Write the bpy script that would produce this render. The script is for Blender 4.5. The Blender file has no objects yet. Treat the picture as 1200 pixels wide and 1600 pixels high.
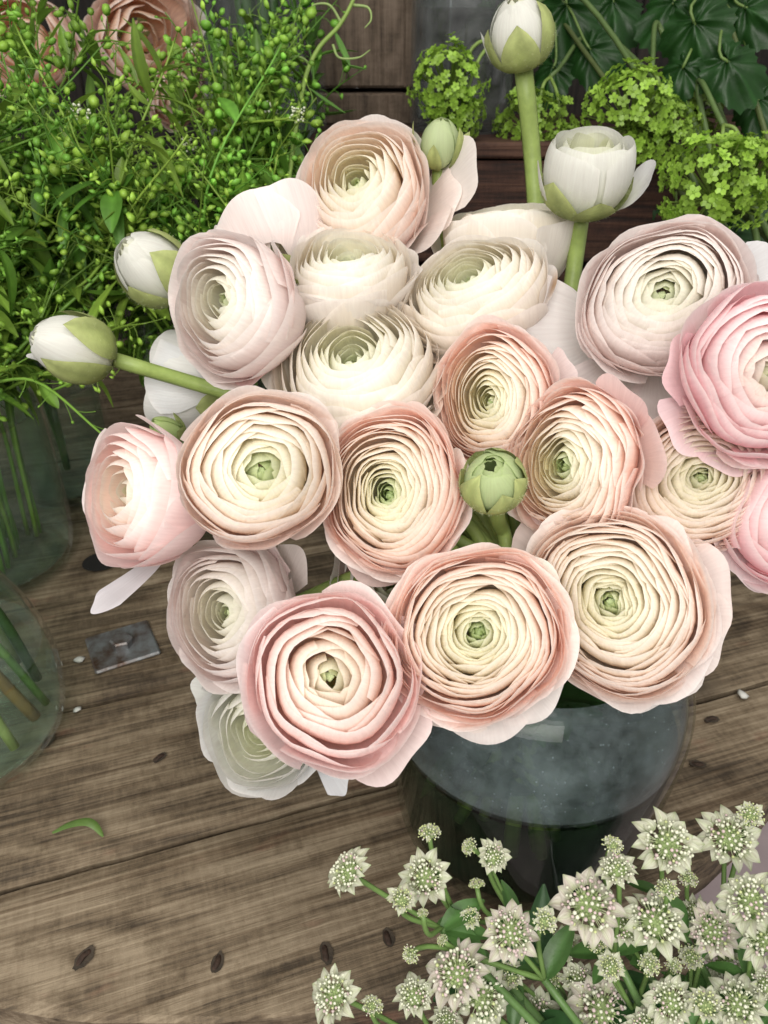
import bpy, math, random
import numpy as np
from mathutils import Vector, Matrix

# ------------------------------------------------------------------ camera, world, lamps, exposure
SC = bpy.context.scene
COL = SC.collection
PITCH = math.radians(32.0)
CAM_H = 0.35
FPX = 1208.0
camd = bpy.data.cameras.new("Camera")
cam = bpy.data.objects.new("Camera", camd)
COL.objects.link(cam)
SC.camera = cam
cam.location = (0, 0, CAM_H)
cam.rotation_euler = (math.pi / 2 - PITCH, 0, 0)
camd.sensor_fit = 'VERTICAL'
camd.sensor_height = 36.0
camd.lens = 36.0 * FPX / 1600.0
camd.clip_start = 0.01
camd.clip_end = 50
camd.dof.use_dof = True
camd.dof.focus_distance = 0.31
camd.dof.aperture_fstop = 22.0

world = bpy.data.worlds.new("World")
SC.world = world
world.use_nodes = True
bg = world.node_tree.nodes["Background"]
bg.inputs[0].default_value = (1.0, 0.975, 0.955, 1)
bg.inputs[1].default_value = 0.47


def area(name, loc, target, sx, sy, power, color):
    l = bpy.data.lights.new(name, 'AREA')
    l.shape = 'RECTANGLE'
    l.size, l.size_y, l.energy, l.color = sx, sy, power, color
    o = bpy.data.objects.new(name, l)
    COL.objects.link(o)
    o.location = loc
    o.rotation_euler = (Vector(target) - Vector(loc)).to_track_quat('-Z', 'Y').to_euler()
    return o


area("window_light", (-0.12, -0.50, 0.78), (0.02, 0.28, 0.18), 0.75, 0.6, 13.0, (1.0, 0.962, 0.91))
area("ceiling_light", (0.25, 0.15, 1.9), (0.05, 0.35, 0.1), 0.8, 0.8, 11.0, (1.0, 0.95, 0.88))

SC.view_settings.view_transform = 'Standard'
SC.view_settings.look = 'None'
SC.view_settings.exposure = 0.12
SC.view_settings.gamma = 1.0
SC.cycles.use_denoising = True
SC.cycles.use_adaptive_sampling = True
SC.cycles.adaptive_threshold = 0.02
SC.cycles.max_bounces = 20
SC.cycles.diffuse_bounces = 14
SC.cycles.transmission_bounces = 14
SC.cycles.transparent_max_bounces = 32
SC.cycles.sample_clamp_indirect = 6.0
SC.cycles.caustics_reflective = False
SC.cycles.caustics_refractive = False

# ------------------------------------------------------------------ camera-based measuring helpers
RIGHT = np.array((1.0, 0, 0))
FWD = np.array((0, math.cos(PITCH), -math.sin(PITCH)))
UP = np.array((0, math.sin(PITCH), math.cos(PITCH)))
CAM = np.array((0, 0, CAM_H))


def ray(px, py):
    return FWD + RIGHT * ((px - 600) / FPX) + UP * ((800 - py) / FPX)


def at(px, py, depth):
    return CAM + ray(px, py) * depth


def on_table(px, py, z=0.0):
    d = ray(px, py)
    return CAM + d * ((z - CAM_H) / d[2])


def unit(v):
    v = np.asarray(v, float)
    return v / np.linalg.norm(v)


def facing(px, py, ax, ay, az):
    """direction given as seen from the camera at that place: right, up, towards the viewer"""
    t = -unit(ray(px, py))
    r = unit(np.cross(UP, t))
    u = np.cross(t, r)
    return unit(r * ax + u * ay + t * az)


def frame(axis, roll=0.0):
    """3x3 matrix with columns x, y, z=axis"""
    z = unit(axis)
    h = np.array((0, 0, 1.0)) if abs(z[2]) < 0.95 else np.array((0, 1.0, 0))
    x = unit(np.cross(h, z))
    y = np.cross(z, x)
    c, s = math.cos(roll), math.sin(roll)
    return np.stack((x * c + y * s, -x * s + y * c, z), axis=1)


# ------------------------------------------------------------------ mesh helpers
def make_mesh(name, verts, faces, mat, col=None, uv=None, smooth=True):
    me = bpy.data.meshes.new(name)
    verts = np.asarray(verts, float)
    me.from_pydata(verts.tolist(), [], faces if isinstance(faces, list) else faces.tolist())
    if smooth:
        me.polygons.foreach_set("use_smooth", [True] * len(me.polygons))
    if col is not None:
        a = me.color_attributes.new("Col", 'FLOAT_COLOR', 'POINT')
        c4 = np.ones((len(verts), 4))
        c4[:, :3] = col
        a.data.foreach_set("color", c4.ravel())
    if uv is not None:
        l = me.uv_layers.new(name="UVMap")
        idx = np.empty(len(me.loops), dtype=np.int32)
        me.loops.foreach_get("vertex_index", idx)
        l.data.foreach_set("uv", np.asarray(uv, float)[idx].ravel())
    if mat is not None:
        me.materials.append(mat)
    return me


def link(name, me, parent=None, loc=(0, 0, 0)):
    o = bpy.data.objects.new(name, me)
    COL.objects.link(o)
    o.location = loc
    if parent is not None:
        o.parent = parent
    return o


def empty(name, loc, label, cat, group=None):
    o = bpy.data.objects.new(name, None)
    o.empty_display_size = 0.01
    COL.objects.link(o)
    o.location = loc
    o["label"] = label
    o["category"] = cat
    if group:
        o["group"] = group
    return o


def tag(o, label, cat, group=None):
    o["label"] = label
    o["category"] = cat
    if group:
        o["group"] = group
    return o


_grid_cache = {}


def grid_faces(nu, nv):
    k = (nu, nv)
    if k not in _grid_cache:
        _grid_cache[k] = [[j * nu + i, j * nu + i + 1, (j + 1) * nu + i + 1, (j + 1) * nu + i]
                          for j in range(nv - 1) for i in range(nu - 1)]
    return _grid_cache[k]


class Soup:
    """collects pieces of one mesh"""
    def __init__(self):
        self.v, self.f, self.c, self.n = [], [], [], 0

    def add(self, v, f, c=None):
        v = np.asarray(v, float)
        self.v.append(v)
        self.f += [[i + self.n for i in q] for q in f]
        if c is None:
            c = (1, 1, 1)
        c = np.asarray(c, float)
        self.c.append(np.tile(c, (len(v), 1)) if c.ndim == 1 else c)
        self.n += len(v)

    def mesh(self, name, mat, smooth=True):
        return make_mesh(name, np.concatenate(self.v), self.f, mat, np.concatenate(self.c), None, smooth)


def tube(pts, rad, n=8, cap=True):
    pts = np.asarray(pts, float)
    m = len(pts)
    rad = np.full(m, rad) if np.isscalar(rad) else np.asarray(rad, float)
    tan = np.gradient(pts, axis=0)
    tan /= np.linalg.norm(tan, axis=1)[:, None] + 1e-12
    ref = np.array((0.13, 0.27, 0.95))
    x = np.cross(tan[0], ref)
    if np.linalg.norm(x) < 1e-3:
        x = np.cross(tan[0], (1, 0, 0))
    x = unit(x)
    V = []
    an = np.linspace(0, 2 * math.pi, n, endpoint=False)
    for i in range(m):
        x = unit(x - tan[i] * np.dot(x, tan[i]))
        y = np.cross(tan[i], x)
        V.append(pts[i] + rad[i] * (np.cos(an)[:, None] * x + np.sin(an)[:, None] * y))
    V = np.concatenate(V)
    F = []
    for j in range(m - 1):
        for i in range(n):
            k = (i + 1) % n
            F.append([j * n + i, j * n + k, (j + 1) * n + k, (j + 1) * n + i])
    if cap:
        F.append(list(range(n))[::-1])
        F.append([(m - 1) * n + i for i in range(n)])
    return V, F


def bez3(P, s):
    P = np.asarray(P, float)
    s = np.asarray(s, float)[..., None]
    q = 1 - s
    return q**3 * P[0] + 3 * q**2 * s * P[1] + 3 * q * s**2 * P[2] + s**3 * P[3]


def spline(P, n=20):
    """Catmull-Rom through points"""
    P = [np.asarray(p, float) for p in P]
    P = [2 * P[0] - P[1]] + P + [2 * P[-1] - P[-2]]
    out = []
    segs = len(P) - 3
    per = max(2, n // segs)
    for i in range(segs):
        a, b, c, d = P[i:i + 4]
        for k in range(per):
            t = k / per
            out.append(0.5 * ((2 * b) + (c - a) * t + (2 * a - 5 * b + 4 * c - d) * t * t + (3 * b - a - 3 * c + d) * t**3))
    out.append(P[-2])
    return np.array(out)


def lathe(prof, n=64):
    prof = np.asarray(prof, float)
    an = np.linspace(0, 2 * math.pi, n, endpoint=False)
    V = np.concatenate([np.stack((r * np.cos(an), r * np.sin(an), np.full(n, z)), 1) for r, z in prof])
    F = []
    for j in range(len(prof) - 1):
        for i in range(n):
            k = (i + 1) % n
            F.append([j * n + i, j * n + k, (j + 1) * n + k, (j + 1) * n + i])
    return V, F


def smooth_prof(pts, n=40):
    return spline([np.array((p[0], p[1], 0)) for p in pts], n)[:, :2]


_ico = None


def ico():
    global _ico
    if _ico is None:
        t = (1 + 5**.5) / 2
        v = np.array([(-1, t, 0), (1, t, 0), (-1, -t, 0), (1, -t, 0), (0, -1, t), (0, 1, t), (0, -1, -t), (0, 1, -t),
                      (t, 0, -1), (t, 0, 1), (-t, 0, -1), (-t, 0, 1)], float)
        v /= np.linalg.norm(v[0])
        f = [[0, 11, 5], [0, 5, 1], [0, 1, 7], [0, 7, 10], [0, 10, 11], [1, 5, 9], [5, 11, 4], [11, 10, 2], [10, 7, 6],
             [7, 1, 8], [3, 9, 4], [3, 4, 2], [3, 2, 6], [3, 6, 8], [3, 8, 9], [4, 9, 5], [2, 4, 11], [6, 2, 10],
             [8, 6, 7], [9, 8, 1]]
        _ico = (v, f)
    return _ico


# ------------------------------------------------------------------ materials
def mat_new(name):
    m = bpy.data.materials.new(name)
    m.use_nodes = True
    nt = m.node_tree
    nt.nodes.clear()
    return m, nt, nt.nodes, nt.links


def N(nodes, kind, **kw):
    n = nodes.new(kind)
    for k, v in kw.items():
        if k.startswith("i_"):
            key = k[2:]
            n.inputs[int(key) if key.isdigit() else key].default_value = v
        else:
            setattr(n, k, v)
    return n


def ramp(nodes, stops):
    r = nodes.new('ShaderNodeValToRGB')
    e = r.color_ramp.elements
    while len(e) < len(stops):
        e.new(0.5)
    for i, (p, c) in enumerate(stops):
        e[i].position = p
        e[i].color = (*c, 1) if len(c) == 3 else c
    return r


def mixrgb(nodes, links, a, b, fac, mode='MIX'):
    m = nodes.new('ShaderNodeMix')
    m.data_type = 'RGBA'
    m.blend_type = mode
    for sock, val in ((m.inputs[0], fac), (m.inputs[6], a), (m.inputs[7], b)):
        if hasattr(val, 'node'):
            links.new(val, sock)
        elif isinstance(val, (int, float)):
            sock.default_value = val
        else:
            sock.default_value = (*val, 1)
    return m.outputs[2]


def petal_material(name, transl=0.33, vein=0.10, rough=0.5, bump=0.25, spec=0.3, uvs=(34, 2.5, 1)):
    m, nt, nd, lk = mat_new(name)
    out = N(nd, 'ShaderNodeOutputMaterial')
    at_ = N(nd, 'ShaderNodeAttribute', attribute_name="Col")
    tc = N(nd, 'ShaderNodeTexCoord')
    oi = N(nd, 'ShaderNodeObjectInfo')
    mp = N(nd, 'ShaderNodeMapping')
    mp.inputs['Scale'].default_value = uvs
    lk.new(tc.outputs['UV'], mp.inputs['Vector'])
    nz = N(nd, 'ShaderNodeTexNoise', noise_dimensions='4D', i_Scale=1.0, i_Detail=4.0, i_Roughness=0.6)
    lk.new(mp.outputs[0], nz.inputs['Vector'])
    mul = N(nd, 'ShaderNodeMath', operation='MULTIPLY', i_1=37.0)
    lk.new(oi.outputs['Random'], mul.inputs[0])
    lk.new(mul.outputs[0], nz.inputs['W'])
    rp = ramp(nd, [(0.3, (1 - vein * 1.2, 1 - vein * 1.5, 1 - vein * 1.5)), (0.65, (1, 1, 1))])
    lk.new(nz.outputs['Fac'], rp.inputs[0])
    c = mixrgb(nd, lk, at_.outputs['Color'], rp.outputs[0], 1.0, 'MULTIPLY')
    bp = N(nd, 'ShaderNodeBump', i_Strength=bump, i_Distance=0.0006)
    lk.new(nz.outputs['Fac'], bp.inputs['Height'])
    pr = N(nd, 'ShaderNodeBsdfPrincipled')
    pr.inputs['Roughness'].default_value = rough
    pr.inputs['Specular IOR Level'].default_value = spec
    lk.new(c, pr.inputs['Base Color'])
    lk.new(bp.outputs[0], pr.inputs['Normal'])
    tr = N(nd, 'ShaderNodeBsdfTranslucent')
    lk.new(c, tr.inputs['Color'])
    mx = N(nd, 'ShaderNodeMixShader', i_0=transl)
    lk.new(pr.outputs[0], mx.inputs[1])
    lk.new(tr.outputs[0], mx.inputs[2])
    lk.new(mx.outputs[0], out.inputs[0])
    return m


def plant_material(name, transl=0.2, rough=0.45, spec=0.35, var=0.35, scale=60.0, bump=0.3):
    m, nt, nd, lk = mat_new(name)
    out = N(nd, 'ShaderNodeOutputMaterial')
    at_ = N(nd, 'ShaderNodeAttribute', attribute_name="Col")
    tc = N(nd, 'ShaderNodeTexCoord')
    nz = N(nd, 'ShaderNodeTexNoise', i_Scale=scale, i_Detail=5.0, i_Roughness=0.6)
    lk.new(tc.outputs['Object'], nz.inputs['Vector'])
    rp = ramp(nd, [(0.3, (1 - var,) * 3), (0.7, (1 + var * 0.4,) * 3)])
    lk.new(nz.outputs['Fac'], rp.inputs[0])
    c = mixrgb(nd, lk, at_.outputs['Color'], rp.outputs[0], 1.0, 'MULTIPLY')
    bp = N(nd, 'ShaderNodeBump', i_Strength=bump, i_Distance=0.0005)
    nz2 = N(nd, 'ShaderNodeTexNoise', i_Scale=scale * 8, i_Detail=3.0)
    lk.new(tc.outputs['Object'], nz2.inputs['Vector'])
    lk.new(nz2.outputs['Fac'], bp.inputs['Height'])
    pr = N(nd, 'ShaderNodeBsdfPrincipled')
    pr.inputs['Roughness'].default_value = rough
    pr.inputs['Specular IOR Level'].default_value = spec
    lk.new(c, pr.inputs['Base Color'])
    lk.new(bp.outputs[0], pr.inputs['Normal'])
    if transl > 0:
        tr = N(nd, 'ShaderNodeBsdfTranslucent')
        lk.new(c, tr.inputs['Color'])
        mx = N(nd, 'ShaderNodeMixShader', i_0=transl)
        lk.new(pr.outputs[0], mx.inputs[1])
        lk.new(tr.outputs[0], mx.inputs[2])
        lk.new(mx.outputs[0], out.inputs[0])
    else:
        lk.new(pr.outputs[0], out.inputs[0])
    return m


def glass_material(name, tint=(0.93, 0.97, 0.95), haze=0.0, hazecol=(0.5, 0.55, 0.55), rough=0.03, ior=1.45, spots=False, gloss=1.0):
    m, nt, nd, lk = mat_new(name)
    out = N(nd, 'ShaderNodeOutputMaterial')
    f0 = ((ior - 1) / (ior + 1))**2
    ge = N(nd, 'ShaderNodeNewGeometry')
    dp = N(nd, 'ShaderNodeVectorMath', operation='DOT_PRODUCT')
    lk.new(ge.outputs['Normal'], dp.inputs[0])
    lk.new(ge.outputs['Incoming'], dp.inputs[1])
    ab = N(nd, 'ShaderNodeMath', operation='ABSOLUTE')
    lk.new(dp.outputs['Value'], ab.inputs[0])
    om = N(nd, 'ShaderNodeMath', operation='SUBTRACT', i_0=1.0)
    lk.new(ab.outputs[0], om.inputs[1])
    pw = N(nd, 'ShaderNodeMath', operation='POWER', i_1=5.0)
    lk.new(om.outputs[0], pw.inputs[0])
    fr = N(nd, 'ShaderNodeMath', operation='MULTIPLY_ADD', i_1=(1 - f0) * gloss, i_2=f0 * gloss)
    lk.new(pw.outputs[0], fr.inputs[0])
    tp = N(nd, 'ShaderNodeBsdfTransparent')
    tp.inputs[0].default_value = (*tint, 1)
    gl = N(nd, 'ShaderNodeBsdfGlossy', i_Roughness=rough)
    gl.inputs[0].default_value = (1, 1, 1, 1)
    mx = N(nd, 'ShaderNodeMixShader')
    lk.new(fr.outputs[0], mx.inputs[0])
    if haze > 0:
        df = N(nd, 'ShaderNodeBsdfDiffuse')
        df.inputs[0].default_value = (*hazecol, 1)
        m2 = N(nd, 'ShaderNodeMixShader', i_0=haze)
        tc = N(nd, 'ShaderNodeTexCoord')
        nz = N(nd, 'ShaderNodeTexNoise', i_Scale=45.0, i_Detail=6.0, i_Roughness=0.65)
        lk.new(tc.outputs['Object'], nz.inputs['Vector'])
        mr = N(nd, 'ShaderNodeMapRange')
        mr.inputs['From Min'].default_value = 0.3
        mr.inputs['From Max'].default_value = 0.75
        mr.inputs['To Min'].default_value = haze * 0.15
        mr.inputs['To Max'].default_value = haze * 1.9
        lk.new(nz.outputs['Fac'], mr.inputs['Value'])
        if spots:
            vz = N(nd, 'ShaderNodeTexVoronoi', i_Scale=300.0)
            lk.new(tc.outputs['Object'], vz.inputs['Vector'])
            rp = ramp(nd, [(0.04, (0.28,) * 3), (0.16, (0,) * 3)])
            lk.new(vz.outputs['Distance'], rp.inputs[0])
            ad = N(nd, 'ShaderNodeMath', operation='ADD')
            ad.use_clamp = True
            lk.new(mr.outputs[0], ad.inputs[0])
            lk.new(rp.outputs[0], ad.inputs[1])
            lk.new(ad.outputs[0], m2.inputs[0])
        else:
            lk.new(mr.outputs[0], m2.inputs[0])
        lk.new(tp.outputs[0], m2.inputs[1])
        lk.new(df.outputs[0], m2.inputs[2])
        lk.new(m2.outputs[0], mx.inputs[1])
    else:
        lk.new(tp.outputs[0], mx.inputs[1])
    lk.new(gl.outputs[0], mx.inputs[2])
    lk.new(mx.outputs[0], out.inputs[0])
    return m


def wood_material(name, dark=(0.052, 0.038, 0.024), mid=(0.148, 0.111, 0.071), light=(0.255, 0.203, 0.138), stain=(0.20, 0.075, 0.05), stain_amt=0.7, rough=0.7, axis=0):
    m, nt, nd, lk = mat_new(name)
    out = N(nd, 'ShaderNodeOutputMaterial')
    tc = N(nd, 'ShaderNodeTexCoord')
    oi = N(nd, 'ShaderNodeObjectInfo')
    cb = N(nd, 'ShaderNodeCombineXYZ')
    mu = N(nd, 'ShaderNodeMath', operation='MULTIPLY', i_1=13.7)
    lk.new(oi.outputs['Random'], mu.inputs[0])
    for i in range(3):
        lk.new(mu.outputs[0], cb.inputs[i])
    ad = N(nd, 'ShaderNodeVectorMath', operation='ADD')
    lk.new(tc.outputs['Object'], ad.inputs[0])
    lk.new(cb.outputs[0], ad.inputs[1])

    def mapped(sx, sy, sz):
        s = [sy, sy, sz]
        s[axis] = sx
        if axis == 2:
            s = [sy, sy, sx]
        mp = N(nd, 'ShaderNodeMapping')
        mp.inputs['Scale'].default_value = s
        lk.new(ad.outputs[0], mp.inputs['Vector'])
        return mp.outputs[0]

    # broad tone
    n1 = N(nd, 'ShaderNodeTexNoise', i_Scale=1.0, i_Detail=5.0, i_Roughness=0.6, i_Distortion=0.6)
    lk.new(mapped(5, 16, 16), n1.inputs['Vector'])
    # growth rings
    nw = N(nd, 'ShaderNodeTexNoise', i_Scale=1.0, i_Detail=2.0)
    lk.new(mapped(2.2, 9, 9), nw.inputs['Vector'])
    rings = N(nd, 'ShaderNodeMath', operation='MULTIPLY', i_1=34.0)
    lk.new(nw.outputs['Fac'], rings.inputs[0])
    fr = N(nd, 'ShaderNodeMath', operation='SINE')
    r2 = N(nd, 'ShaderNodeMath', operation='MULTIPLY', i_1=3.0)
    lk.new(rings.outputs[0], r2.inputs[0])
    lk.new(r2.outputs[0], fr.inputs[0])
    # fibres
    n2 = N(nd, 'ShaderNodeTexNoise', i_Scale=1.0, i_Detail=6.0, i_Roughness=0.7)
    lk.new(mapped(14, 420, 420), n2.inputs['Vector'])
    # saw marks across
    n3 = N(nd, 'ShaderNodeTexNoise', i_Scale=1.0, i_Detail=4.0, i_Roughness=0.7)
    lk.new(mapped(330, 90, 90), n3.inputs['Vector'])
    # combine
    c = ramp(nd, [(0.28, dark), (0.5, mid), (0.75, light)])
    s1 = N(nd, 'ShaderNodeMath', operation='MULTIPLY_ADD', i_1=0.09, i_2=0.0)
    lk.new(fr.outputs[0], s1.inputs[0])
    s2 = N(nd, 'ShaderNodeMath', operation='ADD')
    n1s = N(nd, 'ShaderNodeMath', operation='MULTIPLY_ADD', i_1=0.65, i_2=0.18)
    lk.new(n1.outputs['Fac'], n1s.inputs[0])
    lk.new(n1s.outputs[0], s2.inputs[0])
    lk.new(s1.outputs[0], s2.inputs[1])
    s3 = N(nd, 'ShaderNodeMath', operation='MULTIPLY_ADD', i_1=1.05, i_2=-0.525)
    lk.new(n2.outputs['Fac'], s3.inputs[0])
    s4 = N(nd, 'ShaderNodeMath', operation='ADD')
    lk.new(s2.outputs[0], s4.inputs[0])
    lk.new(s3.outputs[0], s4.inputs[1])
    s5 = N(nd, 'ShaderNodeMath', operation='MULTIPLY_ADD', i_1=0.35, i_2=-0.175)
    lk.new(n3.outputs['Fac'], s5.inputs[0])
    s6 = N(nd, 'ShaderNodeMath', operation='ADD')
    lk.new(s4.outputs[0], s6.inputs[0])
    lk.new(s5.outputs[0], s6.inputs[1])
    lk.new(s6.outputs[0], c.inputs[0])
    # reddish stains
    n4 = N(nd, 'ShaderNodeTexNoise', i_Scale=1.0, i_Detail=4.0, i_Roughness=0.6)
    lk.new(mapped(13, 26, 26), n4.inputs['Vector'])
    st = ramp(nd, [(0.60, (0, 0, 0)), (0.76, (stain_amt,) * 3)])
    lk.new(n4.outputs['Fac'], st.inputs[0])
    c2 = mixrgb(nd, lk, c.outputs[0], stain, st.outputs[0])
    # knots
    vo = N(nd, 'ShaderNodeTexVoronoi', i_Scale=1.0)
    lk.new(mapped(7.5, 13, 0.01), vo.inputs['Vector'])
    kn = ramp(nd, [(0.03, (0.85,) * 3), (0.10, (0.45,) * 3), (0.19, (0,) * 3)])
    lk.new(vo.outputs['Distance'], kn.inputs[0])
    c3 = mixrgb(nd, lk, c2, dark, kn.outputs[0])
    # old dirt
    n5 = N(nd, 'ShaderNodeTexNoise', i_Scale=38.0, i_Detail=8.0, i_Roughness=0.75)
    lk.new(ad.outputs[0], n5.inputs['Vector'])
    dr = ramp(nd, [(0.32, (0.55, 0.52, 0.48)), (0.5, (1, 1, 1))])
    lk.new(n5.outputs['Fac'], dr.inputs[0])
    n6 = N(nd, 'ShaderNodeTexNoise', i_Scale=1.0, i_Detail=3.0, i_Roughness=0.5, i_Distortion=0.3)
    lk.new(mapped(3.5, 190, 190), n6.inputs['Vector'])
    gl_ = ramp(nd, [(0.36, (0.66, 0.62, 0.58)), (0.45, (1, 1, 1))])
    lk.new(n6.outputs['Fac'], gl_.inputs[0])
    c3b = mixrgb(nd, lk, c3, gl_.outputs[0], 1.0, 'MULTIPLY')
    c4 = mixrgb(nd, lk, c3b, dr.outputs[0], 1.0, 'MULTIPLY')
    bp = N(nd, 'ShaderNodeBump', i_Strength=0.65, i_Distance=0.0012)
    hs = N(nd, 'ShaderNodeMath', operation='ADD')
    lk.new(s4.outputs[0], hs.inputs[0])
    lk.new(s5.outputs[0], hs.inputs[1])
    lk.new(hs.outputs[0], bp.inputs['Height'])
    pr = N(nd, 'ShaderNodeBsdfPrincipled')
    pr.inputs['Roughness'].default_value = rough
    pr.inputs['Specular IOR Level'].default_value = 0.3
    lk.new(c4, pr.inputs['Base Color'])
    lk.new(bp.outputs[0], pr.inputs['Normal'])
    lk.new(pr.outputs[0], out.inputs[0])
    return m


def plain_material(name, col, rough=0.6, metal=0.0, var=0.3, scale=40.0, bump=0.2, col2=None):
    m, nt, nd, lk = mat_new(name)
    out = N(nd, 'ShaderNodeOutputMaterial')
    tc = N(nd, 'ShaderNodeTexCoord')
    nz = N(nd, 'ShaderNodeTexNoise', i_Scale=scale, i_Detail=7.0, i_Roughness=0.65)
    lk.new(tc.outputs['Object'], nz.inputs['Vector'])
    c2 = col2 or tuple(x * (1 - var) for x in col)
    rp = ramp(nd, [(0.35, c2), (0.65, col)])
    lk.new(nz.outputs['Fac'], rp.inputs[0])
    bp = N(nd, 'ShaderNodeBump', i_Strength=bump, i_Distance=0.001)
    lk.new(nz.outputs['Fac'], bp.inputs['Height'])
    pr = N(nd, 'ShaderNodeBsdfPrincipled')
    pr.inputs['Roughness'].default_value = rough
    pr.inputs['Metallic'].default_value = metal
    lk.new(rp.outputs[0], pr.inputs['Base Color'])
    lk.new(bp.outputs[0], pr.inputs['Normal'])
    lk.new(pr.outputs[0], out.inputs[0])
    return m


M_PETAL = petal_material("ranunculus_petal", 0.44, 0.07, 0.5, 0.4)
M_PEACH = petal_material("peach_petal", 0.25, 0.2)
M_SEPAL = plant_material("sepal_green", 0.15, 0.6, 0.2, 0.25, 120)
M_STEM = plant_material("stem_green", 0.05, 0.45, 0.35, 0.25, 90)
M_LEAF = plant_material("leaf_green", 0.28, 0.42, 0.4, 0.3, 60)
M_POD = plant_material("pod_green", 0.30, 0.4, 0.4, 0.2, 90)
M_BRACT = petal_material("bract", 0.25, 0.30, 0.5, 0.2, 0.3, (12, 1.2, 1))
M_FLORET = plant_material("floret", 0.1, 0.6, 0.2, 0.15, 200)
M_GLASS = glass_material("clear_glass", (0.95, 0.975, 0.965))
M_GLASS_DARK = glass_material("dark_glass", (0.84, 0.87, 0.85), ior=1.28, gloss=0.5)
M_WATER = glass_material("vase_water", (0.42, 0.50, 0.40), 0.36, (0.035, 0.060, 0.035), gloss=0.0)
M_WATER_TOP = glass_material("water_surface", (0.58, 0.59, 0.57), 0.12, (0.42, 0.46, 0.48), 0.08, 1.33, True)
M_WATER_CLEAR = glass_material("clear_water_surface", (0.86, 0.90, 0.88), 0.05, (0.5, 0.55, 0.55), 0.06, 1.33)
M_WATER_SHEEN = glass_material("water_base_sheen", (0.88, 0.94, 0.89), 0.07, (0.62, 0.72, 0.62), gloss=0.0)  # pale diffuse haze painted in for the reflecting glass base
M_MIST = glass_material("condensation", (0.80, 0.83, 0.84), 0.23, (0.46, 0.51, 0.58), 0.25, 1.2, True)
M_FROST = glass_material("misted_glass", (0.8, 0.85, 0.85), 0.35, (0.5, 0.5, 0.48), 0.2, 1.3)
M_WOOD = wood_material("weathered_wood")
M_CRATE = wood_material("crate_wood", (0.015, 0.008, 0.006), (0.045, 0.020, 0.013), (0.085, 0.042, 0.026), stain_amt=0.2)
M_BOARD = wood_material("board_wood", (0.05, 0.035, 0.025), (0.11, 0.08, 0.056), (0.16, 0.12, 0.09), stain_amt=0.1, axis=2)
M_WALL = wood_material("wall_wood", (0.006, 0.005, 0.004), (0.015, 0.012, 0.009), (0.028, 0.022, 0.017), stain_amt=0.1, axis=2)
M_RUST = plain_material("rusty_iron", (0.055, 0.03, 0.018), 0.75, 0.3, 0.6, 300, 0.8)
M_PIT = plain_material("dark_pit", (0.045, 0.033, 0.021), 0.9, 0, 0.5, 300, 0.8)  # dark brown for the gouge patches around the nails
M_STEEL = plain_material("worn_steel", (0.22, 0.24, 0.25), 0.42, 0.5, 0.7, 70, 0.5, (0.075, 0.042, 0.026))
M_FLOOR = plain_material("floor_mauve", (0.42, 0.34, 0.35), 0.55, 0, 0.25, 9, 0.1)
M_ZINC = plain_material("zinc", (0.35, 0.36, 0.37), 0.45, 0.8, 0.3, 25, 0.1)
M_PAPER = plain_material("white_scrap", (0.62, 0.62, 0.58), 0.8, 0, 0.3, 120, 0.5)

# ------------------------------------------------------------------ setting: floor, wall
FLOOR_Z = -0.55


def box_verts(x0, x1, y0, y1, z0, z1, b=0.002):
    """box with chamfered edges"""
    v, f = [], []
    import itertools
    xs, ys, zs = (x0, x1), (y0, y1), (z0, z1)
    idx = {}
    for a in range(3):
        for i, j, k in itertools.product((0, 1), repeat=3):
            p = [xs[i], ys[j], zs[k]]
            s = [b if t == 0 else -b for t in (i, j, k)]
            q = [p[n] + (0 if n == a else s[n]) for n in range(3)]
            idx[(a, i, j, k)] = len(v)
            v.append(q)
    for a in range(3):
        o = [n for n in range(3) if n != a]
        for side in (0, 1):
            quad = []
            for (p, q) in ((0, 0), (1, 0), (1, 1), (0, 1)):
                t = [0, 0, 0]
                t[a] = side
                t[o[0]] = p
                t[o[1]] = q
                quad.append(idx[(a, *t)])
            flip = (side == 0) != (a == 1)
            f.append(quad[::-1] if flip else quad)
    for a in range(3):
        b1, c1 = [n for n in range(3) if n != a]
        for p in (0, 1):
            for q in (0, 1):
                t0 = [0, 0, 0]; t0[b1] = p; t0[c1] = q
                t1 = list(t0); t1[a] = 1
                f.append([idx[(b1, *t0)], idx[(b1, *t1)], idx[(c1, *t1)], idx[(c1, *t0)]])
    for t in itertools.product((0, 1), repeat=3):
        f.append([idx[(0, *t)], idx[(1, *t)], idx[(2, *t)]])
    return np.array(v), f


fl = link("floor", make_mesh("floor", [(-3, -2, 0), (3, -2, 0), (3, 3, 0), (-3, 3, 0)], [[0, 1, 2, 3]], M_FLOOR), None, (0, 0, FLOOR_Z))
fl["kind"] = "structure"

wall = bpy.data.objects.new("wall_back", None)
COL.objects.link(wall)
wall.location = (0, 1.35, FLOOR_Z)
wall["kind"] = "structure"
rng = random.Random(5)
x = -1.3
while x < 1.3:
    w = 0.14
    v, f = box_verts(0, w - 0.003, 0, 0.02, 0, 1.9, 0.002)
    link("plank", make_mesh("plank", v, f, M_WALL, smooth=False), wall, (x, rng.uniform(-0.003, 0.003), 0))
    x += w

# ------------------------------------------------------------------ cable drum table
TC = np.array((-0.09, 0.62))
TR = 0.46
TANG = math.radians(18.2)
table = empty("cable_drum_table", (TC[0], TC[1], FLOOR_Z), "round weathered wooden cable drum used as a display table", "table")
table.rotation_euler = (0, 0, TANG)
tz = -FLOOR_Z
# plank edges: offsets across the grain, from the line seen left of the vase
ca, sa = math.cos(TANG), math.sin(TANG)


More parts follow.
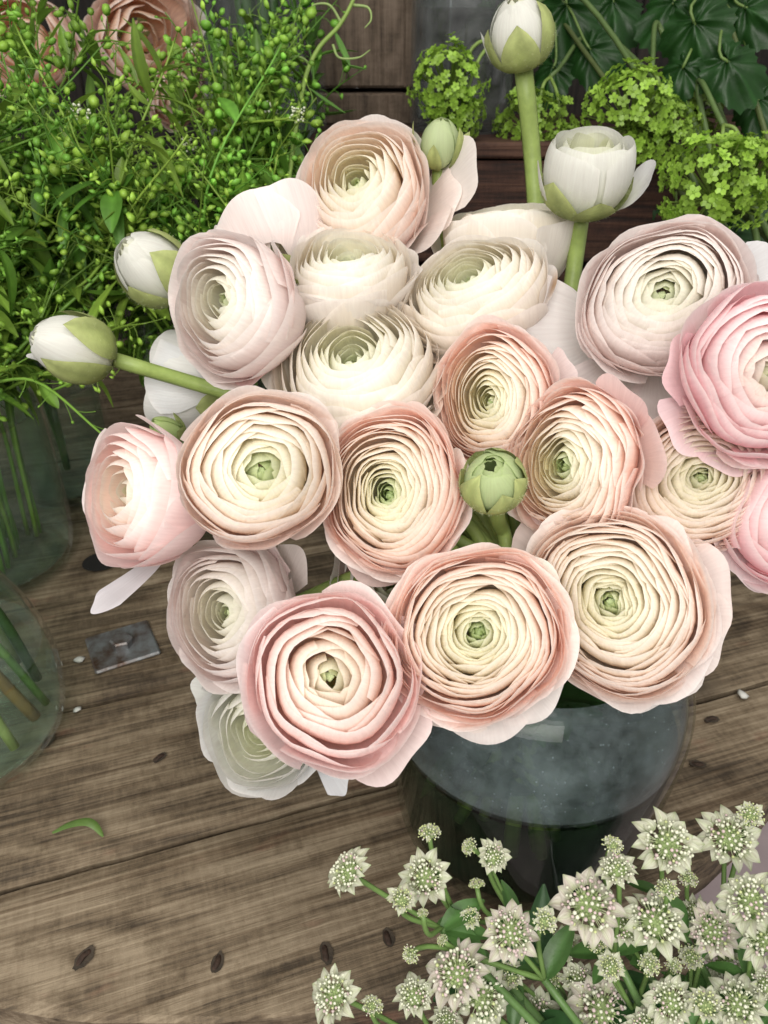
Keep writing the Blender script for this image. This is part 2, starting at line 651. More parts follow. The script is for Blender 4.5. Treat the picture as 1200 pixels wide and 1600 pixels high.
def to_table(p):
    d = np.array(p[:2]) - TC
    return np.array((d[0] * ca + d[1] * sa, -d[0] * sa + d[1] * ca))


l1 = to_table(on_table(270, 1317))[1]
l2 = to_table(on_table(185, 1089))[1]
PW = l2 - l1
cuts = [l1 + PW * k for k in range(-3, 9)]
rng = random.Random(11)
for a, b in zip(cuts[:-1], cuts[1:]):
    a, b = max(a, -TR), min(b, TR)
    if b - a < 0.01:
        continue
    a += 0.0011
    b -= 0.0011
    # outline
    ys = np.linspace(a, b, 14)
    xr = np.sqrt(np.maximum(TR**2 - ys**2, 0))
    nx = 40
    P = []
    jit = random.Random(int(a * 1e4))
    jr = [jit.uniform(-0.0015, 0.0012) for _ in ys]
    jl = [jit.uniform(-0.0015, 0.0012) for _ in ys]
    rows = []
    for k, y in enumerate(ys):
        rows.append(np.stack((np.linspace(-xr[k] - jl[k], xr[k] + jr[k], nx), np.full(nx, y)), 1))
    top = np.concatenate(rows)
    edge = np.zeros((14, nx))
    edge[0, :] = edge[-1, :] = 1
    edge[:, 0] = edge[:, -1] = 1
    bow = 0.0006 * np.sin(top[:, 0] * 9 + a * 50)
    zz = bow - edge.ravel() * 0.0016
    vt = np.column_stack((top, zz))
    # wavy long edges
    wob = 0.0006 * np.sin(top[:, 0] * 60 + a * 90) + 0.0004 * np.sin(top[:, 0] * 170)
    vt[:nx, 1] += np.abs(wob[:nx])
    vt[-nx:, 1] -= np.abs(wob[-nx:])
    F = [q for q in grid_faces(nx, 14)]
    per = list(range(nx)) + [j * nx + nx - 1 for j in range(1, 14)] + [13 * nx + i for i in range(nx - 2, -1, -1)] + [j * nx for j in range(12, 0, -1)]
    nb = len(vt)
    vb = vt[per].copy()
    vb[:, 2] = -0.03
    n = len(per)
    F = F + [[per[i], nb + i, nb + (i + 1) % n, per[(i + 1) % n]] for i in range(n)]
    F.append([nb + i for i in range(n)])
    link("plank", make_mesh("plank", np.concatenate((vt, vb)), F, M_WOOD, smooth=False), table, (0, 0, tz + rng.uniform(-0.0012, 0)))
# barrel and lower flange
v, f = lathe([(0.0, 0.05), (0.22, 0.05), (0.22, tz - 0.031), (0.0, tz - 0.031)], 40)
link("barrel", make_mesh("barrel", v, f, M_BOARD, smooth=False), table)
v, f = lathe([(0.0, 0.0), (TR, 0.0), (TR, 0.05), (0.0, 0.05)], 64)
link("lower_flange", make_mesh("lower_flange", v, f, M_WOOD, smooth=False), table)


def table_local(px, py, z=0.0):
    p = to_table(on_table(px, py))
    return Vector((p[0], p[1], tz + z))


# clenched nails in gouges
def nail(px, py, length, ang, seed):
    r = random.Random(seed)
    loc = table_local(px, py)
    an = np.linspace(0, 2 * math.pi, 22, endpoint=False)
    S = Soup()
    # splintered shallow pit
    pit = []
    length *= 0.62
    L = length * 0.85
    for k in an:
        rr = 1 + r.uniform(-0.10, 0.12)
        pit.append((math.cos(k) * L * rr, math.sin(k) * L * 0.55 * rr, 0.0006))
    V = np.array(pit + [(0, 0, -0.0016)])
    V2 = V.copy()
    F = [[i, (i + 1) % 22, 22] for i in range(22)]
    o = link("nail_gouge", make_mesh("nail_gouge", V2 * np.array((1, 1, 0.3)) + np.array((0, 0, 0.0006)), F, M_PIT), table, loc)
    o.rotation_euler = (0, 0, ang - TANG)
    pts = [(-length * 0.6, 0.0, -0.003), (-length * 0.45, 0.0005, 0.0012), (0, r.uniform(-0.001, 0.001), 0.0026), (length * 0.4, 0.0004, 0.0018), (length * 0.58, 0, -0.002)]
    V, F = tube(spline(pts, 16), 0.0013, 8)
    V = V * np.array((1, 1, 0.55)) - np.array((0, 0, 0.0005))
    o = link("nail", make_mesh("nail", V, F, M_RUST), table, loc)
    o.rotation_euler = (0, 0, ang - TANG)


nail(132, 1498, 0.011, math.radians(62), 1)
nail(340, 1505, 0.009, math.radians(80), 2)
nail(510, 1490, 0.010, math.radians(105), 3)
nail(607, 1466, 0.009, math.radians(110), 4)
nail(250, 1185, 0.008, math.radians(50), 5)
nail(75, 1160, 0.010, math.radians(70), 6)
nail(1112, 1125, 0.009, math.radians(10), 7)
nail(1090, 1195, 0.009, math.radians(-10), 8)
# square washer plate with its bolt; black disc painted as the hole's shade
pl = table_local(192, 1012)
v, f = box_verts(-0.021, 0.021, -0.019, 0.019, 0.0, 0.0028, 0.0012)
o = link("washer_plate", make_mesh("washer_plate", v, f, M_STEEL, smooth=False), table, pl)
o.rotation_euler = (0, 0, math.radians(28) - TANG)
an6 = np.linspace(0, 2 * math.pi, 6, endpoint=False)
v, f = lathe([(0.0001, 0.0028), (0.0075, 0.0028), (0.0075, 0.0075), (0.0064, 0.0085), (0.0001, 0.0085)], 6)
link("bolt_nut", make_mesh("bolt_nut", v, f, M_STEEL, smooth=False), table, pl)
v, f = lathe([(0.0128, 0.0006), (0.0118, 0.0013), (0.011, 0.0009), (0.001, 0.0008)], 28)
hl = table_local(158, 878)
link("hole_shade_disc", make_mesh("hole_shade_disc", v * np.array((1.1, 1, 1)), [q[::-1] for q in f], plain_material("hole_shade_black", (0.006, 0.005, 0.004), 0.95, 0, 0.3, 200, 0.3)), table, hl)


# ------------------------------------------------------------------ glass vessels
def vessel(name, loc, outer, water_z, label, cat, thick=0.0028, glass=M_GLASS, wmat=M_WATER_SHEEN, wtop=M_WATER_CLEAR, n=72, bubbles=0, seed=1, mist=None):
    """outer: profile (r, z) from the bottom to the rim"""
    root = empty(name, loc, label, cat)
    op = smooth_prof(outer, 48)
    op[0, 0] = outer[0][0]
    ip = op.copy()
    ip[:, 0] = np.maximum(op[:, 0] - thick, 0.001)
    base = 0.008
    ip = ip[ip[:, 1] > base]
    prof = [(0.0005, 0.0015)] + [(op[0, 0] * 0.8, 0.0)] + [tuple(p) for p in op] + [tuple(p) for p in ip[::-1]] + [(ip[0, 0] * 0.85, base), (0.0005, base)]
    v, f = lathe(prof, n)
    link("glass", make_mesh("glass", v, f, glass), root)
    if mist:
        mp = [(q - 0.0005, z) for q, z in ip if water_z + 0.0015 < z < mist]
        v, f = lathe(mp, n)
        link("condensation", make_mesh("condensation", v, f, M_MIST), root)
    if water_z:
        wp = [(r - 0.0006, z) for r, z in ip if z < water_z]
        prof = [(0.0005, base + 0.001), (wp[0][0] * 0.85, base + 0.001)] + wp + [(wp[-1][0], water_z - 0.0005)]
        v, f = lathe(prof, n)
        link("water", make_mesh("water", v, f, wmat), root)
        rr = wp[-1][0] - 0.0003
        v, f = lathe([(rr, water_z + 0.0008), (rr - 0.0015, water_z), (rr * 0.6, water_z), (0.0005, water_z)], n)
        link("water_surface", make_mesh("water_surface", v, f[::-1] and [q[::-1] for q in f], wtop), root)
        if bubbles:
            r = random.Random(seed)
            S = Soup()
            iv, jf = ico()
            for _ in range(bubbles):
                q = rr * math.sqrt(r.random()) * 0.98
                a = r.uniform(0, 6.283)
                s = r.uniform(0.0003, 0.0009)
                S.add(iv * s + np.array((q * math.cos(a), q * math.sin(a), water_z + s * 0.2)), jf)
            b = link("bubbles", S.mesh("bubbles", M_GLASS), root)
            b["kind"] = "stuff"
    return root


VC = np.array((0.070, 0.263))
vessel("glass_vase", (VC[0], VC[1], 0.0),
       [(0.052, 0.0015), (0.061, 0.008), (0.066, 0.04), (0.0705, 0.08), (0.069, 0.103), (0.060, 0.122), (0.047, 0.131), (0.042, 0.137), (0.044, 0.144)],
       0.076, "large clear glass jar vase holding the blush ranunculus bouquet", "vase", glass=M_GLASS_DARK, bubbles=260, seed=3, mist=0.128, wmat=M_WATER, wtop=M_WATER_TOP)

vessel("glass_vase", (-0.302, 0.485, 0), [(0.050, 0.0015), (0.060, 0.008), (0.064, 0.04), (0.064, 0.10), (0.061, 0.16), (0.058, 0.20)],
       0.125, "straight clear glass vase at the left edge under the green sprigs", "vase", bubbles=30, seed=4)
vessel("glass_bottle_vase", (-0.243, 0.312, 0), [(0.045, 0.0015), (0.056, 0.01), (0.060, 0.04), (0.054, 0.075), (0.042, 0.105), (0.034, 0.13), (0.033, 0.15)],
       0.06, "rounded clear glass bottle vase at the lower left edge, with cut stems", "vase", bubbles=20, seed=6)
vessel("glass_vase", (-0.13, 0.57, 0), [(0.048, 0.0015), (0.055, 0.01), (0.056, 0.1), (0.055, 0.19)],
       0.11, "clear glass vase hidden behind the bouquet, holding green sprigs", "vase")
vessel("glass_vase", (0.27, 0.545, 0), [(0.045, 0.0015), (0.055, 0.01), (0.058, 0.1), (0.056, 0.18)],
       0.11, "clear glass vase behind the right blooms, holding the snowball branches", "vase")

def leafy(root, base, direction, length, width, rng, col=(0.10, 0.20, 0.05), name="leaf", bend=0.3, mat=None, up=(0, 0, 1)):
    nu, nv = 5, 8
    u = np.linspace(-1, 1, nu)[None, :].repeat(nv, 0)
    v = np.linspace(0, 1, nv)[:, None].repeat(nu, 1)
    d = unit(direction)
    s = np.cross(d, unit(up))
    s = unit(s) if np.linalg.norm(s) > 1e-4 else np.array((1.0, 0, 0))
    nrm = np.cross(s, d)
    w = width * np.sin(np.clip(v * 0.92 + 0.06, 0, 1) * math.pi)**0.8
    V = (np.asarray(base)[None, None] + d * (v * length)[..., None] + s * (u * w)[..., None]
         + nrm * ((-bend * length * v * v) + 0.35 * np.abs(u) * w)[..., None])
    c = np.tile(np.array(col) * rng.uniform(0.8, 1.2), (nu * nv, 1))
    c = c * (1 + 0.35 * (np.abs(u.ravel()) < 0.1)[:, None])
    return link(name, make_mesh(name, V.reshape(-1, 3) - np.array(root.location), grid_faces(nu, nv), mat or M_LEAF, c), root)


# ------------------------------------------------------------------ ranunculus
GREEN = (0.36, 0.48, 0.13)
PAL = {
    'peach': dict(eye=(0.66, 0.76, 0.42), c=[(0.91, 0.90, 0.70), (0.93, 0.88, 0.74), (0.97, 0.875, 0.785), (0.975, 0.87, 0.82)], back=(0.97, 0.92, 0.90)),
    'apricot': dict(eye=(0.60, 0.72, 0.36), c=[(0.90, 0.90, 0.67), (0.93, 0.87, 0.71), (0.97, 0.83, 0.73), (0.975, 0.81, 0.755)], back=(0.97, 0.90, 0.87)),
    'pink': dict(eye=(0.66, 0.74, 0.42), c=[(0.94, 0.88, 0.76), (0.96, 0.84, 0.76), (0.975, 0.825, 0.795), (0.975, 0.835, 0.83)], back=(0.97, 0.90, 0.90)),
    'blush': dict(eye=(0.68, 0.75, 0.46), c=[(0.88, 0.88, 0.75), (0.89, 0.86, 0.79), (0.92, 0.855, 0.825), (0.94, 0.855, 0.835)], back=(0.92, 0.88, 0.87)),
    'cream': dict(eye=(0.74, 0.80, 0.54), c=[(0.86, 0.88, 0.70), (0.89, 0.87, 0.74), (0.91, 0.87, 0.77), (0.92, 0.87, 0.80)], back=(0.90, 0.89, 0.86)),
    'rose': dict(eye=(0.64, 0.68, 0.42), c=[(0.95, 0.88, 0.84), (0.96, 0.80, 0.80), (0.96, 0.76, 0.78), (0.965, 0.80, 0.82)], back=(0.96, 0.88, 0.89)),
    'white': dict(eye=(0.74, 0.80, 0.54), c=[(0.87, 0.89, 0.72), (0.88, 0.89, 0.79), (0.88, 0.89, 0.85), (0.87, 0.88, 0.87)], back=(0.85, 0.87, 0.90)),
}


def interp(x, xs, ys):
    return float(np.interp(x, xs, ys))


def petal_geo(P, theta, phi, nu, nv, v0, k=0.28, p=2.6, wave=0.012, rng=None, tilt=0.0, curl=0.0, notch=0.0, deform=None, hand=0.0):
    u = np.linspace(-1, 1, nu)[None, :].repeat(nv, 0)
    v = np.linspace(0, 1, nv)
    v = v0 + (1 - v0) * (1 - (1 - v)**1.35)
    v = v[:, None].repeat(nu, 1)
    ph1, ph2, ph3 = rng.uniform(0, 6.28), rng.uniform(0, 6.28), rng.uniform(0, 6.28)
    f1, f2 = rng.uniform(2, 3.5), rng.uniform(4, 6.5)
    wv = wave * (np.sin(u * f1 + ph1) + 0.6 * np.sin(u * f2 + ph2))
    asym = rng.uniform(-0.10, 0.10)
    kk = k * (1 + hand * np.tanh(u * 3))
    s = v * (1 - kk * np.abs(u + asym * (1 - u * u))**p - notch * np.exp(-(u / 0.12)**2)) + wv * v**3
    q = bez3(P, s)
    r, z = q[..., 0], q[..., 1]
    wd = np.minimum(1.0, (np.maximum(s, 0.0) / 0.5))**0.6
    th = phi + theta * u * wd
    r = r * (1 + tilt * u) + curl * v**5 + wave * 1.2 * np.sin(u * f2 + ph3) * v**2
    z = z + wave * 1.0 * np.sin(u * f1 * 1.7 + ph3) * v**2
    if deform is not None:
        r, z, th = deform(r, z, th)
    V = np.stack((r * np.cos(th), r * np.sin(th), z), -1).reshape(-1, 3)
    UV = np.stack((u * 0.5 + 0.5, v), -1).reshape(-1, 2)
    return V, UV, u.ravel(), v.ravel(), s.ravel()


def sepal_part(root, loc, scale, Mx, P, phi, rng, s_end=0.6, theta=0.62, col=(0.30, 0.36, 0.12), out=1.04, name="sepal", flare=0.0):
    nu, nv = 7, 9
    u = np.linspace(-1, 1, nu)[None, :].repeat(nv, 0)
    v = np.linspace(0.02, 1, nv)[:, None].repeat(nu, 1)
    s = v * s_end
    q = bez3(P, s)
    r = q[..., 0] * out + 0.015 + flare * v**2.5
    z = q[..., 1] + flare * 0.1 * v
    wd = np.sin(np.clip(v * 0.88 + 0.12, 0, 1) * math.pi)**0.75
    r = r + 0.03 * np.abs(u) * v * rng.uniform(-0.3, 1)
    th = phi + theta * u * wd * rng.uniform(0.9, 1.1)
    V = np.stack((r * np.cos(th), r * np.sin(th), z), -1).reshape(-1, 3)
    c = np.tile(np.array(col), (len(V), 1))
    e = np.clip((v.ravel() - 0.5) * 1.2 + np.abs(u.ravel()) * 0.35, 0, 1)[:, None]
    c = c * (1 - e * 0.5) + np.array((0.55, 0.58, 0.28)) * e * 0.5
    c *= 1 + 0.12 * np.sin(u.ravel() * 14)[:, None]
    Vw = (V * scale) @ Mx.T
    return link(name, make_mesh(name, Vw, grid_faces(nu, nv), M_SEPAL, c), root, loc)


def stem_path(base, axis, neck, foot, sag=0.05):
    b = np.asarray(base)
    p1 = b - np.asarray(axis) * sag
    d = np.linalg.norm(b - neck)
    p2 = neck + (b - neck) * 0.3 + np.array((0, 0.022, 0.02 + 0.05 * d))
    return bez3([b, p1, p2, neck], np.linspace(0, 1, 18)), foot


NECK = np.array((VC[0], VC[1] + 0.004, 0.146))
_stem_i = [0]


def stem_into_vase(root, base, axis, rad, neck_c=NECK, neck_r=0.034, foot_r=0.042, foot_z=0.011, col=(0.27, 0.36, 0.10), sag=0.04):
    i = _stem_i[0]
    _stem_i[0] += 1
    d = np.array(base[:2]) - neck_c[:2]
    a = math.atan2(d[1], d[0])
    rr = neck_r * (0.35 + 0.6 * ((i * 0.618) % 1))
    neck = neck_c + np.array((math.cos(a) * rr, math.sin(a) * rr, 0))
    fr = foot_r * (0.4 + 0.55 * ((i * 0.414) % 1))
    fa = a + math.pi + ((i * 0.77) % 1 - 0.5) * 2.2
    foot = np.array((neck_c[0] + math.cos(fa) * fr, neck_c[1] + math.sin(fa) * fr, foot_z))
    pts, _ = stem_path(base, axis, neck, foot, sag)
    low = np.linspace(0, 1, 9)[1:, None] * (foot - neck)[None] + neck
    pts = np.concatenate((pts, low))
    V, F = tube(pts - np.array(root.location), rad, 9)
    c = np.tile(np.array(col), (len(V), 1))
    link("stem", make_mesh("stem", V, F, M_STEM, c), root)
    lr = random.Random(i * 7 + 1)
    for k in range(3):
        p = neck + (foot - neck) * lr.uniform(0.45, 0.9)
        inw = np.array((neck_c[0] - p[0], neck_c[1] - p[1], 0.0))
        dr = unit(unit(inw) * lr.uniform(-0.1, 0.6) + np.array((-inw[1], inw[0], 0)) / (np.linalg.norm(inw) + 1e-6) * lr.choice((-1, 1)) + np.array((0, 0, lr.uniform(-0.2, 1.0))))
        leafy(root, p, dr, lr.uniform(0.024, 0.040), lr.uniform(0.005, 0.010), lr, (0.035, 0.09, 0.022))
    return foot


def ranunculus(px, py, rpx, real_r, ax, label, pal='peach', n=84, open_=0.8, seed=1, eye_t=0.015, dense=0.78, shift=(0, 0), extra=(), stem=True,
               cat="flower", group="blush ranunculus in the big jar vase", name="ranunculus", curl_in=0.0, sep=True, depth=None, material=None,
               wild=1.0, ell=0.08, sq=1.0, vasefn=None, scorch=False, dome=0.0, eye_green=1.0, tmin=0.0):
    rng = random.Random(seed)
    depth = depth or FPX * real_r / rpx
    real_r *= 1.06
    cen = at(px, py, depth)
    axis = facing(px, py, *ax)
    Mx = frame(axis, rng.uniform(0, 6.28))
    Rw = real_r
    pal_ = PAL[pal]
    cs = np.array(pal_['c'])
    eye = np.array(pal_['eye'])
    back = np.array(pal_['back'])
    zb = np.interp(open_, [0, 1], [-0.85, -0.50])
    base_w = cen + Mx @ np.array((0, 0, zb)) * Rw
    foot_hint = (NECK[0], NECK[1], 0.0)
    root = empty(name, tuple(base_w), label, cat, group)
    loc0 = Vector(cen - base_w)
    e1, e2, e3 = rng.uniform(0, 6.28), rng.uniform(0, 6.28), rng.uniform(0, 6.28)
    a1 = rng.uniform(0.4, 1.2) * ell
    hand = rng.choice((-0.8, 0.8))
    n = int(n * dense)
    if shift == (0, 0):
        shift = (rng.uniform(-0.07, 0.07), rng.uniform(-0.07, 0.07))
    sx, sy = shift

    def deform(r, z, th):
        r2 = r * (1 + a1 * np.cos(2 * (th - e1)) + 0.02 * np.cos(5 * (th - e2)))
        z2 = z + 0.05 * r * np.cos(2 * (th - e3)) + 0.02 * r * np.cos(3 * th + e1)
        return r2, z2 * sq, th

    mat = material or M_PETAL
    ga = math.radians(137.508)
    zo = np.interp(open_, [0, 1], [0.42, 0.13])
    for i in range(n):
        t = i / (n - 1)
        if t < tmin:
            continue
        tj = min(1.0, max(0.0, t + rng.uniform(-0.5, 0.5) / n * 2.4))
        o_ = open_
        r_rim = interp(tj, [0, 0.05, 0.6, 1], [0.010, 0.055, 0.62, 0.985])
        z_rim = interp(tj, [0, 0.06, 0.2, 0.42, 0.6, 0.75, 0.9, 1], [0.36, 0.40, 0.46, 0.50, 0.51 - 0.03 * o_, 0.49 - 0.08 * o_, 0.46 - 0.16 * o_, zo])
        lean = interp(tj, [0, 0.15, 0.4, 0.6, 0.75, 0.88, 1], [0.10, 0.17, 0.19, 0.16, 0.13 - 0.03 * o_, 0.09 - 0.05 * o_, 0.06 - 0.26 * o_]) + curl_in * 2 * (1 - tj)
        z_rim += dome * 0.22 * (1 - tj**2.2) * min(1.0, 0.35 + tj * 2.2)
        lean += dome * 0.09 * (1 - tj)
        zb_l = interp(tj, [0, 1], [zb * 0.55, zb])
        drop = interp(tj, [0, 0.3, 0.6, 0.75, 1], [0.22, 0.15, 0.15, 0.15, 0.20 - 0.10 * o_])
        rb = max(r_rim + lean, 0.1)
        P = [(0.05, zb_l), (rb * interp(tj, [0, 0.8, 1], [1.0, 1.05, 0.9]), zb_l + 0.02), (rb, z_rim - drop), (r_rim, z_rim)]
        theta = interp(tj, [0, 0.15, 0.5, 0.85, 1], [1.35, 1.25, 1.0, 0.75, 0.62]) * rng.uniform(0.85, 1.2) * (1 + 0.22 * dome)
        phi = i * ga + rng.uniform(-0.25, 0.25)
        big = tj > 0.7
        nu, nv = (15, 11) if big else (13, 7)
        v0 = 0.0 if tj > 0.82 else 0.40
        wave = interp(tj, [0, 0.5, 0.85, 1], [0.004, 0.007, 0.012, 0.021]) * wild
        curl = rng.uniform(-0.01, 0.02) + (0.05 * rng.random() if tj > 0.8 else 0)
        stray = rng.random() < 0.07 and 0.2 < tj < 0.95
        if stray:
            curl += rng.uniform(0.02, 0.06)
        V, UV, u, v, s = petal_geo(P, theta, phi, nu, nv, v0, k=rng.uniform(0.16, 0.34), p=rng.uniform(1.8, 3.2), hand=hand * rng.uniform(0.3, 1.0), wave=wave, rng=rng,
                                   tilt=hand * rng.uniform(0.0, 0.12), curl=curl, notch=(0.05 if rng.random() < 0.10 else 0), deform=deform)
        # inner rosette sits off-centre
        off = (1 - tj)**1.2
        V[:, 0] += sx * off
        V[:, 1] += sy * off
        # colour
        x = tj * 3
        k0 = min(2, int(x))
        base = cs[k0] + (cs[k0 + 1] - cs[k0]) * (x - k0)
        if tj > 0.9:
            base = base + (back - base) * (tj - 0.9) / 0.1 * 0.7
        base = base * rng.uniform(0.965, 1.02)
        ge = max(0.0, 1 - tj / (eye_t + 0.06)) * eye_green
        c = np.tile(base, (len(V), 1))
        rimw = np.clip((v - 0.84) / 0.16, 0, 1)[:, None]
        pale = np.array((0.95, 0.93, 0.91)) if tj > 0.3 else np.array((0.95, 0.95, 0.86))
        c = c + (pale - c) * rimw * 0.55
        # deeper blush towards the foot of the outer petals, yellow-green towards the heart
        low = np.clip(1 - v / 0.75, 0, 1)[:, None]
        deep = cs[3] * np.array((1.0, 0.93, 0.91)) if tj > 0.45 else np.array((0.90, 0.88, 0.60))
        c = c + (deep - c) * low * 0.28
        c = c + (eye - c) * ge
        Vw = (V * Rw) @ Mx.T
        link("petal", make_mesh("petal", Vw, grid_faces(nu, nv), mat, c, UV), root, loc0)
    # green heart
    iv, jf = ico()
    S = Soup()
    for k in range(14):
        a = k * ga
        q = 0.010 * k**0.5
        S.add(iv * np.array((0.026, 0.026, 0.05)) + np.array((q * math.cos(a) + sx, q * math.sin(a) + sy, (0.24 + dome * 0.08 - 0.25 * q) * sq)), jf, eye * (0.9 - 2.0 * q))
    me = S.mesh("heart", M_SEPAL)
    vv = np.concatenate(S.v) * Rw @ Mx.T
    me.vertices.foreach_set("co", vv.ravel())
    link("heart", me, root, loc0)
    # loose outer petals: direction seen by the viewer (degrees, 0 right, 90 up), reach, drop, half width
    for (deg, reach, drop, half, cc) in extra:
        d = facing(px, py, math.cos(math.radians(deg)), math.sin(math.radians(deg)), 0.0)
        l = Mx.T @ d
        phi = math.atan2(l[1], l[0])
        P = [(0.05, zb), (reach * 0.5, zb - 0.02), (reach * 0.85, drop * 0.4 - 0.05), (reach, drop)]
        V, UV, u, v, s = petal_geo(P, half, phi, 17, 13, 0.0, k=0.20, p=2.6, wave=0.028, rng=rng, tilt=0.0, curl=0.03, deform=None)
        c = np.tile(np.array(cc), (len(V), 1))
        low = np.clip(1 - v / 0.6, 0, 1)[:, None]
        c = c + (np.array(cs[3]) - c) * low * 0.5
        if scorch:
            bw = np.clip((v - 0.80) / 0.10, 0, 1) * np.exp(-((u - rng.uniform(-0.3, 0.3)) / 0.28)**2)
            c = c + (np.array((0.36, 0.20, 0.07)) - c) * (np.clip(bw, 0, 1) * 0.85)[:, None]
        link("petal", make_mesh("petal", (V * Rw) @ Mx.T, grid_faces(17, 13), mat, c, UV), root, loc0)
    if sep:
        Ps = [(0.05, zb - 0.03), (0.6, zb - 0.06), (0.8, -0.25), (0.85, 0.0)]
        for k in range(5):
            sepal_part(root, loc0, Rw, Mx, Ps, k * 1.2566 + rng.uniform(-0.2, 0.2), rng, s_end=rng.uniform(0.45, 0.6), theta=0.45, out=1.0, flare=rng.uniform(0.0, 0.12))
    if stem:
        (vasefn or stem_into_vase)(root, base_w, axis, 0.0030)
    return root


PINKW = (0.86, 0.78, 0.78)
LAV = (0.84, 0.82, 0.86)
# lower front row
ranunculus(520, 1062, 136, 0.0305, (0.0, 0.06, 1), "pink ranunculus at the lower front with a small green eye, nearest bloom to the planks", 'pink', 70, 0.6, 21, dome=0.45, dense=0.7,
           extra=[(-48, 1.18, -0.10, 0.55, (0.87, 0.74, 0.72)), (20, 1.06, 0.05, 0.6, (0.87, 0.72, 0.70))], curl_in=0.03, shift=(0.0, 0.04))
ranunculus(743, 992, 138, 0.0318, (-0.06, -0.02, 1), "peach ranunculus with cream heart hanging just over the jar's left shoulder", 'apricot', 96, 0.85, 22, dense=1.25, eye_t=0.05,
           extra=[(-80, 1.10, -0.2, 0.6, (0.86, 0.80, 0.77)), (-45, 1.08, -0.2, 0.5, (0.86, 0.82, 0.79)), (-115, 1.04, -0.15, 0.55, (0.86, 0.79, 0.74)), (35, 1.04, -0.05, 0.5, (0.89, 0.85, 0.78))])
ranunculus(962, 943, 144, 0.0345, (-0.06, 0.06, 1), "largest cream and peach ranunculus hanging over the jar's right shoulder", 'peach', 96, 0.8, 23, dense=1.3, eye_t=0.03,
           extra=[(140, 1.28, -0.22, 0.55, (0.87, 0.73, 0.69)), (15, 1.12, -0.25, 0.55, (0.86, 0.76, 0.72)), (-20, 1.08, -0.2, 0.5, (0.86, 0.78, 0.74)), (-65, 1.07, -0.2, 0.6, (0.86, 0.81, 0.78))])
# middle row
ranunculus(406, 737, 122, 0.0291, (0.0, 0.10, 1), "round cream-blush ranunculus with a wide green eye, left of centre", 'peach', 80, 0.5, 24, dome=0.75, dense=0.72, curl_in=0.05, eye_t=0.10, shift=(0.02, 0.02))
ranunculus(618, 768, 123, 0.0311, (-0.22, 0.16, 1), "apricot ranunculus with tight layered edges and green eye, in the middle of the bouquet", 'apricot', 100, 0.8, 25, eye_t=0.09, dense=1.2,
           extra=[(-105, 1.1, -0.1, 0.6, (0.88, 0.70, 0.66))])
ranunculus(235, 778, 112, 0.0300, (-0.78, 0.10, 0.58), "pale pink ranunculus turned to the left, outermost over the dark planks", 'pink', 50, 0.30, 26, dome=0.5, curl_in=0.02,
           extra=[(-125, 1.62, 0.30, 0.16, LAV)])
ranunculus(372, 955, 110, 0.0305, (-0.50, 0.02, 0.85), "white-pink ranunculus turned left, tucked under the wide green-eyed bloom", 'blush', 70, 0.5, 27, dome=0.5, shift=(0.0, 0.0),
           extra=[(35, 1.15, -0.05, 0.35, (0.87, 0.79, 0.76)), (60, 1.0, 0.1, 0.5, (0.88, 0.77, 0.77))])
ranunculus(415, 1125, 106, 0.0305, (-0.35, -0.30, 0.85), "greenish white ranunculus half hidden behind the lowest pink bloom", 'white', 60, 0.7, 28,
           extra=[(-42, 1.45, -0.05, 0.18, (0.88, 0.90, 0.93)), (150, 1.12, 0.1, 0.4, (0.88, 0.89, 0.85))], eye_t=0.02)
# upper left
ranunculus(378, 485, 112, 0.0310, (-0.62, 0.18, 0.74), "blush ranunculus with pink lower edge facing left, below the pale back-turned bloom", 'blush', 64, 0.40, 29, dome=0.5,
           extra=[(10, 1.0, 0.25, 0.6, (0.88, 0.76, 0.73)), (-80, 1.02, 0.1, 0.6, (0.88, 0.66, 0.66))])
ranunculus(425, 372, 92, 0.0290, (-0.35, 0.75, -0.30), "pale blush ranunculus turned away at the upper left of the bouquet", 'blush', 40, 0.25, 30)
ranunculus(300, 604, 92, 0.0318, (-0.75, 0.15, -0.35), "bluish white ranunculus seen from behind at the left, under the bud stem", 'white', 40, 0.5, 31, sq=0.9)
# top
ranunculus(574, 310, 108, 0.0340, (-0.28, 0.54, 0.78), "topmost ranunculus, pale peach with loose torn petals on its right", 'peach', 76, 0.40, 32, dome=0.3,
           extra=[(8, 1.52, 0.15, 0.40, (0.90, 0.84, 0.81)), (-10, 1.25, 0.0, 0.45, (0.88, 0.80, 0.76)), (-35, 1.25, 0.1, 0.35, (0.88, 0.80, 0.76)), (-60, 1.05, 0.1, 0.6, (0.88, 0.78, 0.74))], eye_t=0.03)
ranunculus(550, 448, 102, 0.0300, (-0.06, 0.88, 0.48), "cup-shaped ranunculus with smooth white outer petals and yellow-green heart", 'cream', 60, 0.22, 33, dome=0.5, eye_t=0.04,
           extra=[(-90, 1.0, 0.36, 0.75, (0.90, 0.88, 0.86)), (-35, 1.0, 0.38, 0.65, (0.90, 0.88, 0.86)), (215, 1.0, 0.34, 0.6, (0.90, 0.84, 0.82))])
ranunculus(748, 476, 106, 0.0303, (-0.28, 0.68, 0.68), "cream ranunculus with brown scorched petal tips, right of the white cup bloom", 'cream', 76, 0.42, 34, dome=0.6, eye_t=0.03, scorch=True,
           extra=[(-70, 1.05, 0.2, 0.6, (0.89, 0.82, 0.77)), (0, 1.05, 0.1, 0.6, (0.88, 0.85, 0.83)), (-110, 1.1, 0.1, 0.5, (0.89, 0.80, 0.74))])
